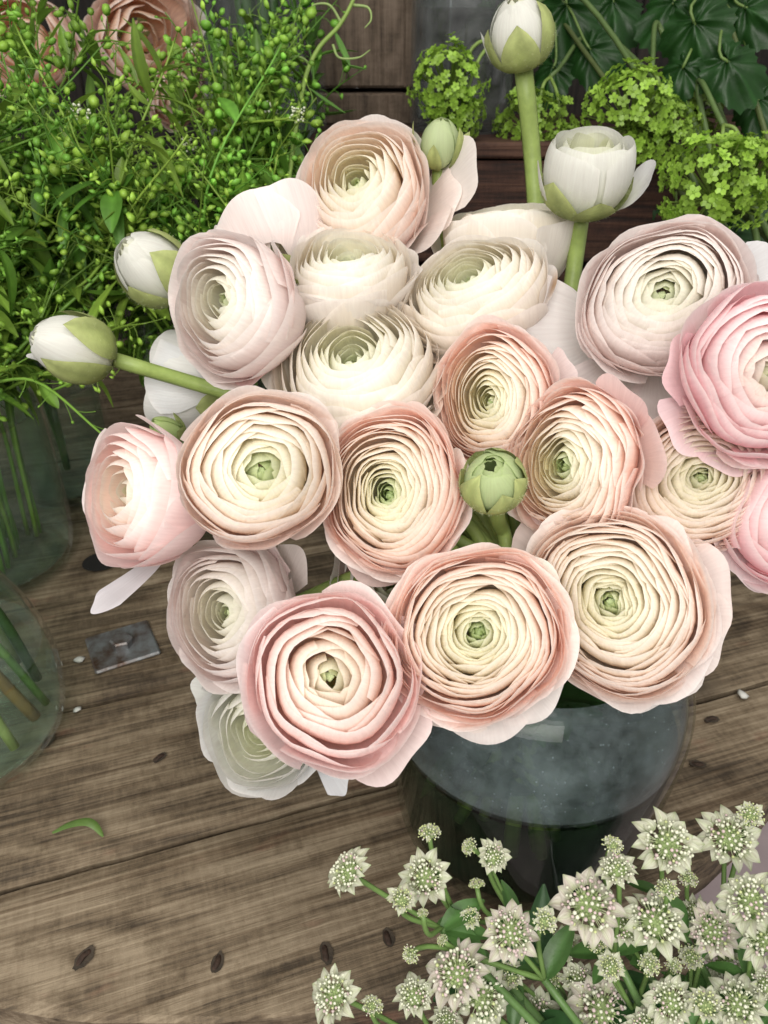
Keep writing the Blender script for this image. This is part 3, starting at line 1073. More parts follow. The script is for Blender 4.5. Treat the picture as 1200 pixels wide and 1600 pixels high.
ranunculus(562, 598, 134, 0.0380, (-0.18, 0.66, 0.74), "wide ivory ranunculus in the middle, just above the apricot bloom", 'cream', 84, 0.45, 35, dome=0.9, eye_t=0.02,
           extra=[(-60, 1.05, 0.15, 0.65, (0.90, 0.82, 0.74)), (0, 1.02, 0.2, 0.6, (0.90, 0.86, 0.78)), (165, 0.98, 0.3, 0.45, (0.90, 0.88, 0.84))], sq=0.9)
ranunculus(776, 622, 102, 0.0272, (-0.28, 0.10, 0.9), "salmon-pink ranunculus above the closed green bud, half covered", 'apricot', 72, 0.5, 36, eye_t=0.01, eye_green=0.2, dense=1.1,
           extra=[(15, 1.15, 0.0, 0.4, (0.87, 0.78, 0.77)), (-40, 1.0, 0.2, 0.6, (0.88, 0.74, 0.70))])
ranunculus(902, 726, 116, 0.0292, (-0.38, -0.02, 0.9), "frilly pink ranunculus right of the closed green bud", 'apricot', 76, 0.55, 37, dense=1.1, eye_t=0.08, wild=2.0,
           extra=[(50, 1.15, 0.2, 0.4, (0.87, 0.70, 0.68)), (10, 1.1, 0.1, 0.5, (0.87, 0.72, 0.69))])
ranunculus(790, 385, 104, 0.0335, (0.0, 0.97, 0.12), "ivory ranunculus facing up behind the scorched cream bloom", 'cream', 44, 0.35, 38)
# right
ranunculus(1032, 477, 120, 0.0315, (0.10, 0.26, 0.95), "large blush-white ranunculus at upper right with loose drooping petals", 'blush', 84, 0.40, 39, dome=0.8, curl_in=0.04, eye_t=0.03,
           extra=[(188, 1.78, 0.12, 0.50, (0.86, 0.83, 0.82)), (236, 1.62, 0.22, 0.40, (0.88, 0.81, 0.80)), (268, 1.62, 0.30, 0.30, (0.89, 0.82, 0.80)), (15, 1.45, -0.3, 0.4, (0.78, 0.78, 0.79))])
ranunculus(1185, 590, 130, 0.0302, (0.22, 0.06, 0.95), "rose-pink ranunculus cut by the right edge of the picture", 'rose', 64, 0.40, 40, dome=0.4, curl_in=0.03, wild=1.5,
           extra=[(215, 1.12, -0.02, 0.45, (0.88, 0.72, 0.75)), (170, 1.0, 0.1, 0.5, (0.88, 0.66, 0.69)), (250, 1.1, 0.0, 0.4, (0.87, 0.70, 0.74))])
ranunculus(1092, 752, 120, 0.0301, (0.06, 0.08, 1), "buttery cream ranunculus with peach rims under the right-hand rose bloom", 'peach', 92, 0.75, 41, eye_t=0.03, eye_green=0.6, dense=1.2)
ranunculus(1232, 808, 108, 0.0262, (0.45, -0.05, 0.85), "pink ranunculus at the right edge below the rose-pink one", 'rose', 50, 0.5, 42,
           extra=[(200, 1.05, 0.0, 0.55, (0.86, 0.78, 0.78)), (235, 1.05, 0.0, 0.5, (0.86, 0.76, 0.77))])
ranunculus(612, 912, 100, 0.0310, (0.0, 0.1, 1), "small blush ranunculus peeping out deep between the apricot and peach blooms", 'blush', 50, 0.6, 43, eye_t=0.12)


# ------------------------------------------------------------------ buds
def bud(px, py, rpx, real_r, ax, label, seed, pal='white', elong=1.0, n=14, green=0.0, sepal_end=0.62, sep_flare=0.0, gap=0.15, extra=(), open_top=0.25, stem_r=0.0032, sag=0.06, sep_theta=0.62, sep_n=5):
    rng = random.Random(seed)
    depth = FPX * real_r / rpx
    cen = at(px, py, depth)
    axis = facing(px, py, *ax)
    Mx = frame(axis, rng.uniform(0, 6.28))
    base_w = cen - axis * real_r * 0.95 * elong
    root = empty("ranunculus_bud", tuple(base_w), label, "flower bud", "ranunculus buds of the bouquet")
    loc0 = Vector(cen - base_w)
    cs = np.array(PAL[pal]['c'])
    ga = math.radians(137.5)
    for i in range(n):
        t = i / (n - 1)
        rb = 0.50 + 0.42 * t
        top = elong * (1.02 - 0.06 * t + rng.uniform(-0.04, 0.04))
        rr = gap * 0.4 + open_top * t + rng.uniform(-0.03, 0.03)
        P = [(0.05, -0.93 * elong), (rb * 1.20, -0.95 * elong), (rb * 1.22, 0.55 * elong), (rr, top)]
        V, UV, u, v, s = petal_geo(P, rng.uniform(1.0, 1.3), i * ga, 13, 12, 0.0, k=rng.uniform(0.12, 0.24), p=2.8, wave=0.012, rng=rng, tilt=0.03, curl=0.0)
        c = np.tile(cs[3] * np.array((0.95, 0.95, 0.90)) * rng.uniform(0.94, 1.0), (len(V), 1))
        low = np.clip(1 - v / 0.7, 0, 1)[:, None]
        c = c + (np.array((0.74, 0.78, 0.48)) - c) * low * 0.8
        inner = max(0.0, 1 - t * 2.0)
        c = c + (np.array((0.80, 0.83, 0.55)) - c) * inner * 0.7
        c = c + (np.array((0.50, 0.62, 0.27)) - c) * green
        link("petal", make_mesh("petal", (V * real_r) @ Mx.T, grid_faces(13, 12), M_PETAL, c, UV), root, loc0)
    for (deg, reach, drop, half) in extra:
        d = facing(px, py, math.cos(math.radians(deg)), math.sin(math.radians(deg)), 0.0)
        l = Mx.T @ d
        phi = math.atan2(l[1], l[0])
        P = [(0.05, -0.93 * elong), (1.1, -0.9 * elong), (reach * 0.95, drop * 0.2), (reach, drop)]
        V, UV, u, v, s = petal_geo(P, half, phi, 13, 12, 0.0, k=0.3, p=2.2, wave=0.02, rng=rng)
        c = np.tile(cs[3], (len(V), 1))
        low = np.clip(1 - v / 0.7, 0, 1)[:, None]
        c = c + (np.array((0.74, 0.78, 0.48)) - c) * low * 0.6
        link("petal", make_mesh("petal", (V * real_r) @ Mx.T, grid_faces(13, 12), M_PETAL, c, UV), root, loc0)
    Ps = [(0.05, -0.95 * elong), (1.18, -1.0 * elong), (1.16, 0.55 * elong), (0.35, 1.0 * elong)]
    for k in range(sep_n):
        sepal_part(root, loc0, real_r, Mx, Ps, k * 6.283 / sep_n + rng.uniform(-0.15, 0.15), rng, s_end=sepal_end * rng.uniform(0.72, 1.16), theta=sep_theta, out=1.03, flare=sep_flare * rng.uniform(0.4, 1.3))
    S = Soup()
    for k in range(700):
        sv = rng.uniform(0.05, 0.62)
        q = bez3(Ps, np.array([sv]))[0]
        th = rng.uniform(0, 6.283)
        p = np.array((q[0] * 1.05 * math.cos(th), q[0] * 1.05 * math.sin(th), q[1]))
        d = unit(np.array((math.cos(th), math.sin(th), rng.uniform(-0.2, 0.8))))
        t_ = np.array((-math.sin(th), math.cos(th), 0)) * 0.004
        L = rng.uniform(0.04, 0.10)
        S.add(((np.array([p - t_, p + t_, p + d * L])) * real_r) @ Mx.T, [[0, 1, 2]], np.array((0.62, 0.66, 0.42)))
    hr = link("sepal_hairs", S.mesh("sepal_hairs", M_SEPAL), root, loc0)
    hr["kind"] = "stuff"
    stem_into_vase(root, base_w, axis, stem_r, sag=sag)
    return root


bud(812, 55, 56, 0.0170, (-0.12, 0.93, 0.30), "tall white ranunculus bud standing highest at the top", 51, elong=0.92, sepal_end=0.80, extra=[(190, 1.05, 0.30, 0.35)], sag=0.11, stem_r=0.0046)
bud(915, 280, 70, 0.0205, (0.12, 0.90, 0.40), "half-open white ranunculus bud above the large blush bloom", 52, elong=0.86, gap=0.9, open_top=0.52, sepal_end=0.62, sep_flare=0.1, extra=[(8, 1.45, 0.30, 0.48), (200, 1.1, 0.45, 0.45)], sag=0.05, stem_r=0.0040)
bud(240, 420, 60, 0.0185, (-0.66, 0.48, 0.45), "white ranunculus bud with green sepals against the green sprigs", 53, elong=1.0, sepal_end=0.92, sep_theta=0.66, sag=0.05, stem_r=0.0040)
bud(117, 543, 57, 0.0166, (-0.90, 0.22, 0.25), "white ranunculus bud reaching farthest left on a long slanting stem", 54, elong=1.12, sepal_end=0.84, sep_theta=0.66, extra=[(205, 0.62, 1.15, 0.6)], sag=0.10, stem_r=0.0036)
bud(687, 226, 36, 0.0112, (0.05, 0.9, 0.35), "small green ranunculus bud with open sepals behind the topmost bloom", 55, green=0.75, elong=1.05, sepal_end=0.85, sep_flare=0.5, sep_theta=0.40)
bud(770, 752, 54, 0.0127, (-0.05, 0.50, 0.85), "closed round green ranunculus bud in the middle of the bouquet", 56, green=0.85, elong=0.85, sepal_end=0.98, n=12, sep_theta=0.62, sep_n=7, sep_flare=0.06, gap=0.3, sag=0.05)
bud(262, 672, 24, 0.0075, (-0.6, 0.3, 0.5), "tiny green ranunculus bud with folded leaflets above the outermost left bloom", 57, green=1.0, elong=1.3, sepal_end=0.8, sep_flare=0.25, n=8, stem_r=0.002)


# ------------------------------------------------------------------ astrantia in front
def bract_mesh(rng, pinkish, green=0.35):
    nu, nv = 5, 9
    u = np.linspace(-1, 1, nu)[None, :].repeat(nv, 0)
    v = np.linspace(0, 1, nv)[:, None].repeat(nu, 1)
    w = 0.19 * np.sin(np.clip(v * 0.97 + 0.02, 0, 1)**0.85 * math.pi)**0.9 * (1.1 - 0.25 * v) + 0.03 * (1 - v)
    x = 0.42 + 0.49 * v
    y = u * w
    z = 0.16 * v - 0.20 * v * v + 0.06 * np.abs(u) * w / 0.15
    z = z + rng.uniform(-0.22, 0.14) * v**3
    y = y + rng.uniform(-0.06, 0.06) * v**2
    V = np.stack((x, y, z), -1).reshape(-1, 3)
    base = np.array((0.58, 0.62, 0.48)) if not pinkish else np.array((0.60, 0.58, 0.50))
    c = np.tile(base, (nu * nv, 1))
    vv = v.ravel()[:, None]
    tip = np.clip((vv - 0.80) / 0.2, 0, 1)
    c = c + (np.array((0.22, 0.34, 0.10)) - c) * tip * 0.75
    c = c * (1 - 0.18 * (np.abs(u.ravel()) > 0.9)[:, None])
    c = c + (np.array((0.45, 0.55, 0.28)) - c) * (np.abs(u.ravel()) < 0.1)[:, None] * 0.35
    low = np.clip(1 - vv / 0.4, 0, 1)
    c = c + (np.array((0.40, 0.52, 0.22)) - c) * low * 0.6
    UV = np.stack((u * 0.5 + 0.5, v), -1).reshape(-1, 2)
    return make_mesh("bract", V, grid_faces(nu, nv), M_BRACT, c, UV)


def floret_mesh(rng, n, pinkish, greenish):
    S = Soup()
    iv, jf = ico()
    ga = math.radians(137.5)
    # green cushion
    v, f = lathe([(0.001, 0.30), (0.20, 0.26), (0.36, 0.12), (0.40, -0.02), (0.20, -0.12), (0.02, -0.16)], 14)
    S.add(v, f, (0.24, 0.32, 0.13))
    for k in range(n):
        t = (k + 0.5) / n
        th = math.acos(1 - t * 0.95)
        a = k * ga + rng.uniform(-0.25, 0.25)
        d = np.array((math.sin(th) * math.cos(a), math.sin(th) * math.sin(a), math.cos(th) * 0.85))
        L = rng.uniform(0.60, 0.76)
        p0, p1 = d * 0.22, d * L
        V, F = tube([p0, (p0 + p1) / 2 + np.array([rng.uniform(-.02, .02) for _ in range(3)]), p1], 0.011, 4, False)
        S.add(V, F, (0.50, 0.56, 0.34))
        col = np.array((0.72, 0.74, 0.58)) if rng.random() > pinkish else np.array((0.62, 0.50, 0.48))
        if greenish > rng.random():
            col = np.array((0.56, 0.62, 0.30))
        s = rng.uniform(0.044, 0.068)
        S.add(iv * s + p1, jf, col * rng.uniform(0.85, 1.05))
        # calyx ring low on the cushion
        if rng.random() < 0.6:
            S.add(iv * np.array((0.05, 0.05, 0.05)) + d * rng.uniform(0.33, 0.42), jf, np.array((0.36, 0.46, 0.20)) * rng.uniform(0.8, 1.2))
    return S.mesh("floret_cluster", M_FLORET)


arng = random.Random(77)
BR = {p: [bract_mesh(arng, p) for _ in range(7)] for p in (0, 1)}
FLO = {(p, g): floret_mesh(arng, 85, 0.5 if p else 0.12, 0.6 if g else 0.1) for p in (0, 1) for g in (0, 1)}


def astrantia_head(root, px, py, dpx, ax, depth, pink=0, young=0.0, seed=0):
    r = random.Random(seed)
    cen = at(px, py, depth)
    axis = facing(px, py, ax[0] + r.uniform(-0.3, 0.3), ax[1] + r.uniform(-0.25, 0.3), ax[2])
    rad = 0.94 * dpx / 2 * depth / FPX
    Mx = frame(axis, r.uniform(0, 6.28))
    M4 = Matrix([list(Mx[i] * rad) + [(cen - np.array(root.location))[i]] for i in range(3)] + [[0, 0, 0, 1]])
    head = link("flower_head", FLO[(pink, 1 if young > 0.3 else 0)], root)
    head.matrix_local = M4
    fs = 1.0 - 0.25 * young
    nb = r.randint(14, 19) if young < 0.5 else r.randint(9, 11)
    for k in range(nb):
        b = link("bract", BR[pink][r.randrange(7)], head)
        lift = math.radians(r.uniform(4, 26) + young * 40)
        L = r.uniform(0.80, 1.14)
        ang = k * 2 * math.pi / nb + r.uniform(-0.1, 0.1)
        b.matrix_local = Matrix.Rotation(ang, 4, 'Z') @ Matrix.Translation((0.12 if young < 0.5 else 0.06, 0, -0.08)) @ Matrix.Rotation(-lift, 4, 'Y') @ Matrix.Rotation(r.uniform(-0.35, 0.35), 4, 'X') @ Matrix.Diagonal((L * fs, r.uniform(0.85, 1.2), 1, 1))
    return cen, axis, rad


ADEP = 0.268
BUCKET = np.array((0.21, 0.075, -0.16))


SPRIGS = [
    ("leftmost astrantia sprig with one tilted head over the bare planks", [(546, 1363, 88, (-0.5, 0.25, 0.8), 0, 0), (627, 1407, 58, (-0.1, 0.2, 0.9), 0, .4), (661, 1428, 27, (0.1, 0.6, 0.5), 0, 1)], (690, 1452), 0.262),
    ("astrantia sprig with a grey-green head and a small upright one before the jar", [(665, 1372, 88, (0, 0.25, 0.9), 0, 0), (671, 1304, 54, (-0.15, 0.65, 0.6), 0, .6)], (715, 1440), 0.274),
    ("astrantia sprig of small yellow-green heads in front of the jar base", [(770, 1340, 64, (0.2, 0.15, 0.9), 0, .3), (735, 1324, 42, (-0.4, 0.4, 0.6), 0, .8), (745, 1385, 40, (0, 0.85, 0.3), 0, 1), (736, 1434, 46, (-0.1, 0.2, 0.9), 0, .5)], (805, 1440), 0.278),
    ("astrantia sprig with a wide open pink-flushed star head, left of centre", [(797, 1458, 98, (0.05, 0.1, 1), 1, 0), (850, 1440, 58, (0.3, 0.25, 0.85), 0, .5), (643, 1490, 44, (-0.3, -0.5, 0.6), 0, .9), (692, 1470, 28, (-0.3, 0.2, 0.7), 0, 1)], (850, 1530), 0.262),
    ("astrantia sprig with two broad overlapping pinkish heads at the bottom", [(715, 1522, 112, (-0.1, 0.35, 0.9), 1, 0), (752, 1556, 108, (0.05, 0.1, 1), 0, 0)], (800, 1610), 0.268),
    ("astrantia sprig at the bottom left with an oval tilted head", [(523, 1556, 92, (-0.5, 0.15, 0.85), 0, 0), (582, 1574, 50, (0.1, 0.4, 0.8), 0, .6), (648, 1558, 76, (0.0, 0.35, 0.9), 0, .1), (698, 1596, 60, (0, 0.5, 0.8), 0, .3)], (690, 1640), 0.262),
    ("astrantia sprig with a large pink-centred head in front of the jar", [(918, 1415, 120, (-0.05, 0.12, 1), 1, 0), (965, 1362, 78, (0.1, 0.55, 0.8), 0, .3), (956, 1322, 50, (0.0, 0.6, 0.6), 0, .8)], (960, 1490), 0.262),
    ("astrantia sprig with two touching cream heads right of the pink-centred one", [(1022, 1440, 116, (0.12, 0.2, 0.95), 0, 0), (980, 1450, 72, (-0.15, 0.05, 1), 0, .2), (1042, 1392, 54, (0.1, 0.4, 0.8), 0, .6)], (1010, 1520), 0.270),
    ("uppermost astrantia sprig at right, big green-white head beside the jar wall", [(1042, 1320, 108, (0.05, 0.30, 0.92), 0, 0)], (1035, 1400), 0.275),
    ("astrantia sprig at the upper right over the mauve floor", [(1138, 1310, 102, (0.05, 0.12, 1), 0, 0), (1172, 1274, 58, (0.35, 0.4, 0.8), 0, .5)], (1130, 1420), 0.278),
    ("astrantia sprig with dark faded brownish-pink head at the right", [(1112, 1455, 92, (0.1, 0.15, 0.95), 1, .2), (1080, 1495, 56, (0.0, 0.1, 1), 0, .6)], (1080, 1560), 0.280),
    ("astrantia sprig of two large heads cut by the right edge", [(1172, 1408, 104, (0.15, 0.35, 0.9), 0, 0), (1198, 1468, 96, (0.2, 0.1, 1), 0, 0)], (1170, 1530), 0.262),
    ("astrantia sprig of small round heads low in the middle of the cluster", [(955, 1512, 58, (-0.1, 0.1, 1), 0, .4), (1015, 1508, 52, (0, 0.1, 1), 0, .7), (1052, 1510, 40, (0.2, 0.3, 0.9), 0, .8), (935, 1478, 50, (-0.2, 0.5, 0.7), 0, .5)], (990, 1580), 0.266),
    ("dim faded astrantia head at the bottom, below the small round heads", [(940, 1578, 112, (-0.05, 0.2, 1), 1, 0), (842, 1588, 84, (-0.3, 0.2, 0.9), 0, .1)], (930, 1650), 0.285),
    ("astrantia sprig at the bottom right with three pale heads", [(1048, 1566, 86, (0.0, 0.2, 1), 0, .1), (1102, 1572, 70, (0.15, 0.3, 0.9), 0, .4), (1012, 1604, 72, (-0.1, 0.5, 0.8), 0, .2)], (1060, 1650), 0.258),
    ("astrantia sprig of mixed small heads filling the gap right of the middle", [(1085, 1425, 62, (0.1, 0.2, 0.9), 0, .3), (1132, 1505, 74, (0.1, 0.2, 1), 0, .1), (1075, 1375, 46, (0.2, 0.5, 0.7), 0, .6)], (1110, 1560), 0.288),
    ("astrantia sprig of shaded heads deep behind the wide open pink-flushed star", [(882, 1478, 66, (-0.1, 0.2, 0.9), 0, .2), (905, 1536, 70, (0, 0.2, 1), 0, .1), (865, 1530, 48, (-0.3, 0.3, 0.8), 0, .6), (800, 1525, 56, (-0.2, 0.3, 0.8), 0, .4)], (890, 1600), 0.288),
    ("astrantia sprig in the bottom right corner", [(1152, 1568, 98, (0.1, 0.25, 0.95), 0, 0), (1197, 1540, 66, (0.3, 0.4, 0.8), 0, .3)], (1150, 1650), 0.268),
]
sid = 0
for lab, heads, node, dep in SPRIGS:
    foot = BUCKET + np.array((arng.uniform(-0.05, 0.05), arng.uniform(-0.04, 0.04), 0))
    root = empty("astrantia_sprig", tuple(foot), lab, "flower sprig", "astrantia in the foreground")
    nd_ = at(node[0], node[1], dep + 0.012)
    mid = (nd_ + foot) / 2 + np.array((0.0, -0.01, 0.02))
    V, F = tube(spline([foot, mid, nd_], 16) - foot, np.linspace(0.0022, 0.0014, 17), 7)
    link("stem", make_mesh("stem", V, F, M_STEM, np.tile(np.array((0.09, 0.17, 0.05)), (len(V), 1))), root)
    for (hx, hy, hd, hax, pk, yg) in heads:
        sid += 1
        cen, axis, rad = astrantia_head(root, hx, hy, hd, hax, dep + arng.uniform(-0.006, 0.006), pk, yg, sid)
        b = cen - axis * rad * 0.1
        pts = bez3([b, b - axis * 0.014, nd_ + (cen - nd_) * 0.25, nd_], np.linspace(0, 1, 12))
        V, F = tube(pts - foot, 0.0009, 6)
        link("stalk", make_mesh("stalk", V, F, M_STEM, np.tile(np.array((0.13, 0.22, 0.06)), (len(V), 1))), root)
    for k in range(3):
        dr = facing(node[0], node[1], arng.uniform(-1, 1), arng.uniform(-0.6, 0.8), arng.uniform(-0.2, 0.4))
        leafy(root, nd_, dr, arng.uniform(0.010, 0.022), arng.uniform(0.0022, 0.0045), arng, (0.07, 0.16, 0.04))
    for k in range(2):
        q = nd_ + (foot - nd_) * arng.uniform(0.05, 0.25)
        dr = facing(node[0], node[1], arng.uniform(-1, 1), arng.uniform(-0.4, 0.6), arng.uniform(-0.3, 0.3))
        leafy(root, q, dr, arng.uniform(0.018, 0.028), arng.uniform(0.003, 0.006), arng, (0.03, 0.09, 0.025))

# the bucket that the astrantia stand in, in front of the table and below the frame
bk = empty("flower_bucket", (BUCKET[0], BUCKET[1], FLOOR_Z), "zinc bucket in front of the drum table holding the astrantia", "bucket")
v, f = lathe([(0.001, 0.0), (0.075, 0.0), (0.095, 0.36), (0.099, 0.364), (0.095, 0.368), (0.092, 0.362), (0.073, 0.006), (0.001, 0.006)], 48)
link("shell", make_mesh("shell", v, f, M_ZINC), bk)
v, f = lathe([(0.088, 0.25), (0.001, 0.25)], 48)
link("water_surface", make_mesh("water_surface", v, [q[::-1] for q in f], M_WATER_TOP), bk)


# ------------------------------------------------------------------ green sprigs (pennycress) on the left
prng = random.Random(9)


def pod_piece(S, p, d, size, rng, col):
    """flat round pod: lens of 8 rim points with a rim notch"""
    n = 8
    d = unit(d)
    a = unit(np.cross(d, np.array([rng.uniform(-1, 1) for _ in range(3)])))
    b = np.cross(d, a)
    an = np.linspace(0, 2 * math.pi, n, endpoint=False)
    L, W, T = size, size * 0.82, size * 0.22
    rim = [p + d * (L * (1 + math.cos(t)) * 0.5 * (0.94 if k == 0 else 1)) + a * (W * 0.5 * math.sin(t)) for k, t in enumerate(an)]
    c = p + d * L * 0.5
    V = np.array(rim + [c + b * T, c - b * T])
    F = [[i, (i + 1) % n, n] for i in range(n)] + [[(i + 1) % n, i, n + 1] for i in range(n)]
    cc = np.tile(col, (n + 2, 1))
    cc[:n] *= 1.12
    S.add(V, F, cc)


def pennycress(base, tip, rng, label, pods=46, leaves=6, psize=0.0060, flowers=False, start=0.35, dark=1.0, neck=None, droop=0.0, group="fine green sprigs of the left bunch"):
    base, tip = np.asarray(base), np.asarray(tip)
    root = empty("pennycress_sprig", tuple(base), label, "green sprig", group)
    L = np.linalg.norm(tip - base)
    m1 = base + np.array((0, 0, 0.10)) + (tip - base) * 0.08
    m2 = base + (tip - base) * 0.62 + np.array((rng.uniform(-.06, .06), rng.uniform(-.04, .04), 0.03 + rng.uniform(-0.02, .06)))
    pts = spline([base, m1, m2, tip], 24)
    V, F = tube(pts - base, np.linspace(0.0018, 0.0006, len(pts)), 6)
    hue = rng.uniform(0, 1)
    gcol = np.array((0.11, 0.27, 0.035)) * (1 - hue) + np.array((0.23, 0.36, 0.05)) * hue
    gcol = gcol * dark * 1.12
    link("stem", make_mesh("stem", V, F, M_STEM, np.tile(gcol * 0.9, (len(V), 1))), root)
    S = Soup()

    def point(t):
        x = t * (len(pts) - 1)
        i = min(int(x), len(pts) - 2)
        return pts[i] + (pts[i + 1] - pts[i]) * (x - i), unit(pts[i + 1] - pts[i])

    nbr = 4
    branches = [(pts, start, 1.0, pods // 2)]
    for k in range(nbr):
        p, d = point(rng.uniform(0.45, 0.85))
        o = unit(d * 0.7 + np.array([rng.uniform(-1, 1), rng.uniform(-1, 1), rng.uniform(-0.6, 0.9)]))
        bl = rng.uniform(0.04, 0.09)
        bp = spline([p, p + o * bl * 0.5 + np.array((0, 0, rng.uniform(-.005, .012))), p + o * bl + np.array((0, 0, rng.uniform(-0.012, 0.02)))], 10)
        V, F = tube(bp - base, np.linspace(0.0008, 0.0004, len(bp)), 5)
        S.add(V, F, gcol * 0.9)
        branches.append((bp, 0.15, 1.0, pods // (2 * nbr)))
    for bp, s0, s1, cnt in branches:
        for k in range(cnt):
            t = s0 + (s1 - s0) * (k + 0.5) / cnt
            x = t * (len(bp) - 1)
            i = min(int(x), len(bp) - 2)
            p = bp[i] + (bp[i + 1] - bp[i]) * (x - i)
            d = unit(bp[i + 1] - bp[i])
            side = unit(np.cross(d, np.array([rng.uniform(-1, 1) for _ in range(3)])))
            pd = unit(side + d * rng.uniform(0.1, 0.8) + np.array((0, 0, droop)))
            pl_ = rng.uniform(0.006, 0.013)
            e = p + pd * pl_
            V, F = tube([p - base, (p + e) / 2 - base + d * 0.001, e - base], 0.00028, 4, False)
            S.add(V, F, gcol)
            sz = psize * rng.uniform(0.55, 1.15) * (1.0 - 0.45 * max(0, t - 0.75) / 0.25)
            pod_piece(S, e - base, pd + np.array((0, 0, 0.3)), sz, rng, gcol * rng.uniform(1.0, 1.7) + np.array((0.04, 0.06, 0.01)))
    o = link("seed_pods", S.mesh("seed_pods", M_POD), root)
    o["kind"] = "stuff"
    for k in range(leaves):
        p, d = point(rng.uniform(0.35, 0.95))
        dr = unit(np.cross(d, np.array([rng.uniform(-1, 1) for _ in range(3)])) + d * rng.uniform(0, 0.7))
        leafy(root, p, dr, rng.uniform(0.016, 0.040), rng.uniform(0.0024, 0.0066), rng, tuple(gcol * rng.uniform(0.45, 1.0)), bend=rng.uniform(-0.5, 1.1))
    if flowers:
        S = Soup()
        iv, jf = ico()
        for k in range(34):
            dd = unit([rng.uniform(-1, 1), rng.uniform(-1, 1), rng.uniform(-0.5, 1)])
            S.add(iv * rng.uniform(0.0005, 0.0011) + (tip - base) + dd * rng.uniform(0.002, 0.0065), jf, np.array((0.75, 0.78, 0.62)) if rng.random() < 0.6 else np.array((0.42, 0.52, 0.18)))
        o = link("blossom_tuft", S.mesh("blossom_tuft", M_FLORET), root)
        o["kind"] = "stuff"
    return root


G1 = np.array((-0.302, 0.485, 0.012))
G2 = np.array((-0.13, 0.57, 0.012))
G3 = np.array((-0.243, 0.312, 0.012))
PLAIN = "fine leafy green sprig with small round pods in the left bunch"
for i in range(72):
    gx = (i % 8 + prng.uniform(-0.3, 1.0)) / 8
    gy = (i // 8 + prng.uniform(-0.2, 1.0)) / 9.0
    px_, py_ = -20 + gx * 520, -10 + gy * 440
    if px_ > 380 and py_ > 330:
        px_ -= 160
    if py_ < 150 and 20 < px_ < 260 and prng.random() < 0.45:
        py_ += 190
    dep = prng.uniform(0.44, 0.62)
    if px_ > 300:
        dep = prng.uniform(0.50, 0.62)
    b = G1 if px_ < 230 else G2
    b = b + np.array((prng.uniform(-.03, .03), prng.uniform(-.03, .03), 0))
    fl_ = i in (9, 21, 30, 37)
    pennycress(b, at(px_, py_, dep), prng, PLAIN if not fl_ else "green sprig ending in a tiny white blossom tuft amid the left bunch", pods=prng.randint(60, 90), leaves=22, psize=0.0072 if py_ > 200 else 0.0088, flowers=fl_, dark=prng.uniform(0.75, 1.15))
# singled-out sprigs
pennycress(G2, at(440, 70, 0.50), prng, "light green sprig with large round pods at the top of the left bunch", pods=70, leaves=3, psize=0.0085, dark=1.35, group="single green sprigs")
pennycress(G1, at(20, 30, 0.46), prng, "light green sprig with large pods in the top left corner", pods=60, leaves=5, psize=0.0085, dark=1.25, group="single green sprigs")
pennycress(G1, at(172, 688, 0.43), prng, "thin green sprig hanging down below the leftmost bud, ending in a tuft", pods=16, leaves=4, psize=0.003, flowers=True, start=0.6, dark=1.1, group="single green sprigs")
pennycress(G1, at(125, 175, 0.47), prng, "green sprig with tiny white blossom tuft at the upper left", pods=40, leaves=6, flowers=True, group="single green sprigs")
pennycress(G2, at(465, 180, 0.50), prng, "green sprig with small white blossom tuft beside the brown board", pods=30, leaves=5, flowers=True, group="single green sprigs")
STEMCOL = [((0.10, 0.20, 0.05), "dark green"), ((0.24, 0.30, 0.08), "yellow-green"), ((0.22, 0.15, 0.06), "brownish"), ((0.13, 0.26, 0.06), "fresh green"), ((0.06, 0.13, 0.04), "deep green"), ((0.20, 0.26, 0.09), "pale olive")]
for k, (cc, nm) in enumerate(STEMCOL):
    ft = np.array((-0.243 + 0.046 * math.cos(-0.9 + k * 0.42), 0.312 + 0.046 * math.sin(-0.9 + k * 0.42), 0.012 + 0.004 * (k % 3)))
    st = empty("cut_stem", tuple(ft), nm + " cut stem slanting in the rounded bottle vase at lower left", "stem", "stems in the bottle vase")
    mouth = np.array((-0.243 + 0.02 * math.cos(2.2 + k), 0.312 + 0.02 * math.sin(2.2 + k), 0.15))
    tip = mouth + np.array((-0.06 - 0.01 * k, 0.02 * (k - 3), 0.11 + 0.015 * (k % 3)))
    V, F = tube(spline([ft, (ft + mouth) / 2 + np.array((0.006, 0, 0)), mouth, tip], 20) - ft, 0.0024 + 0.0005 * (k % 3), 8)
    link("stalk", make_mesh("stalk", V, F, M_STEM, np.tile(np.array(cc), (len(V), 1))), st)
    for j in range(4):
        leafy(st, mouth + (tip - mouth) * (0.3 + 0.2 * j), unit([prng.uniform(-1, 0.4), prng.uniform(-1, 1), prng.uniform(0, 1)]), 0.035, 0.005, prng, (0.10, 0.22, 0.04))
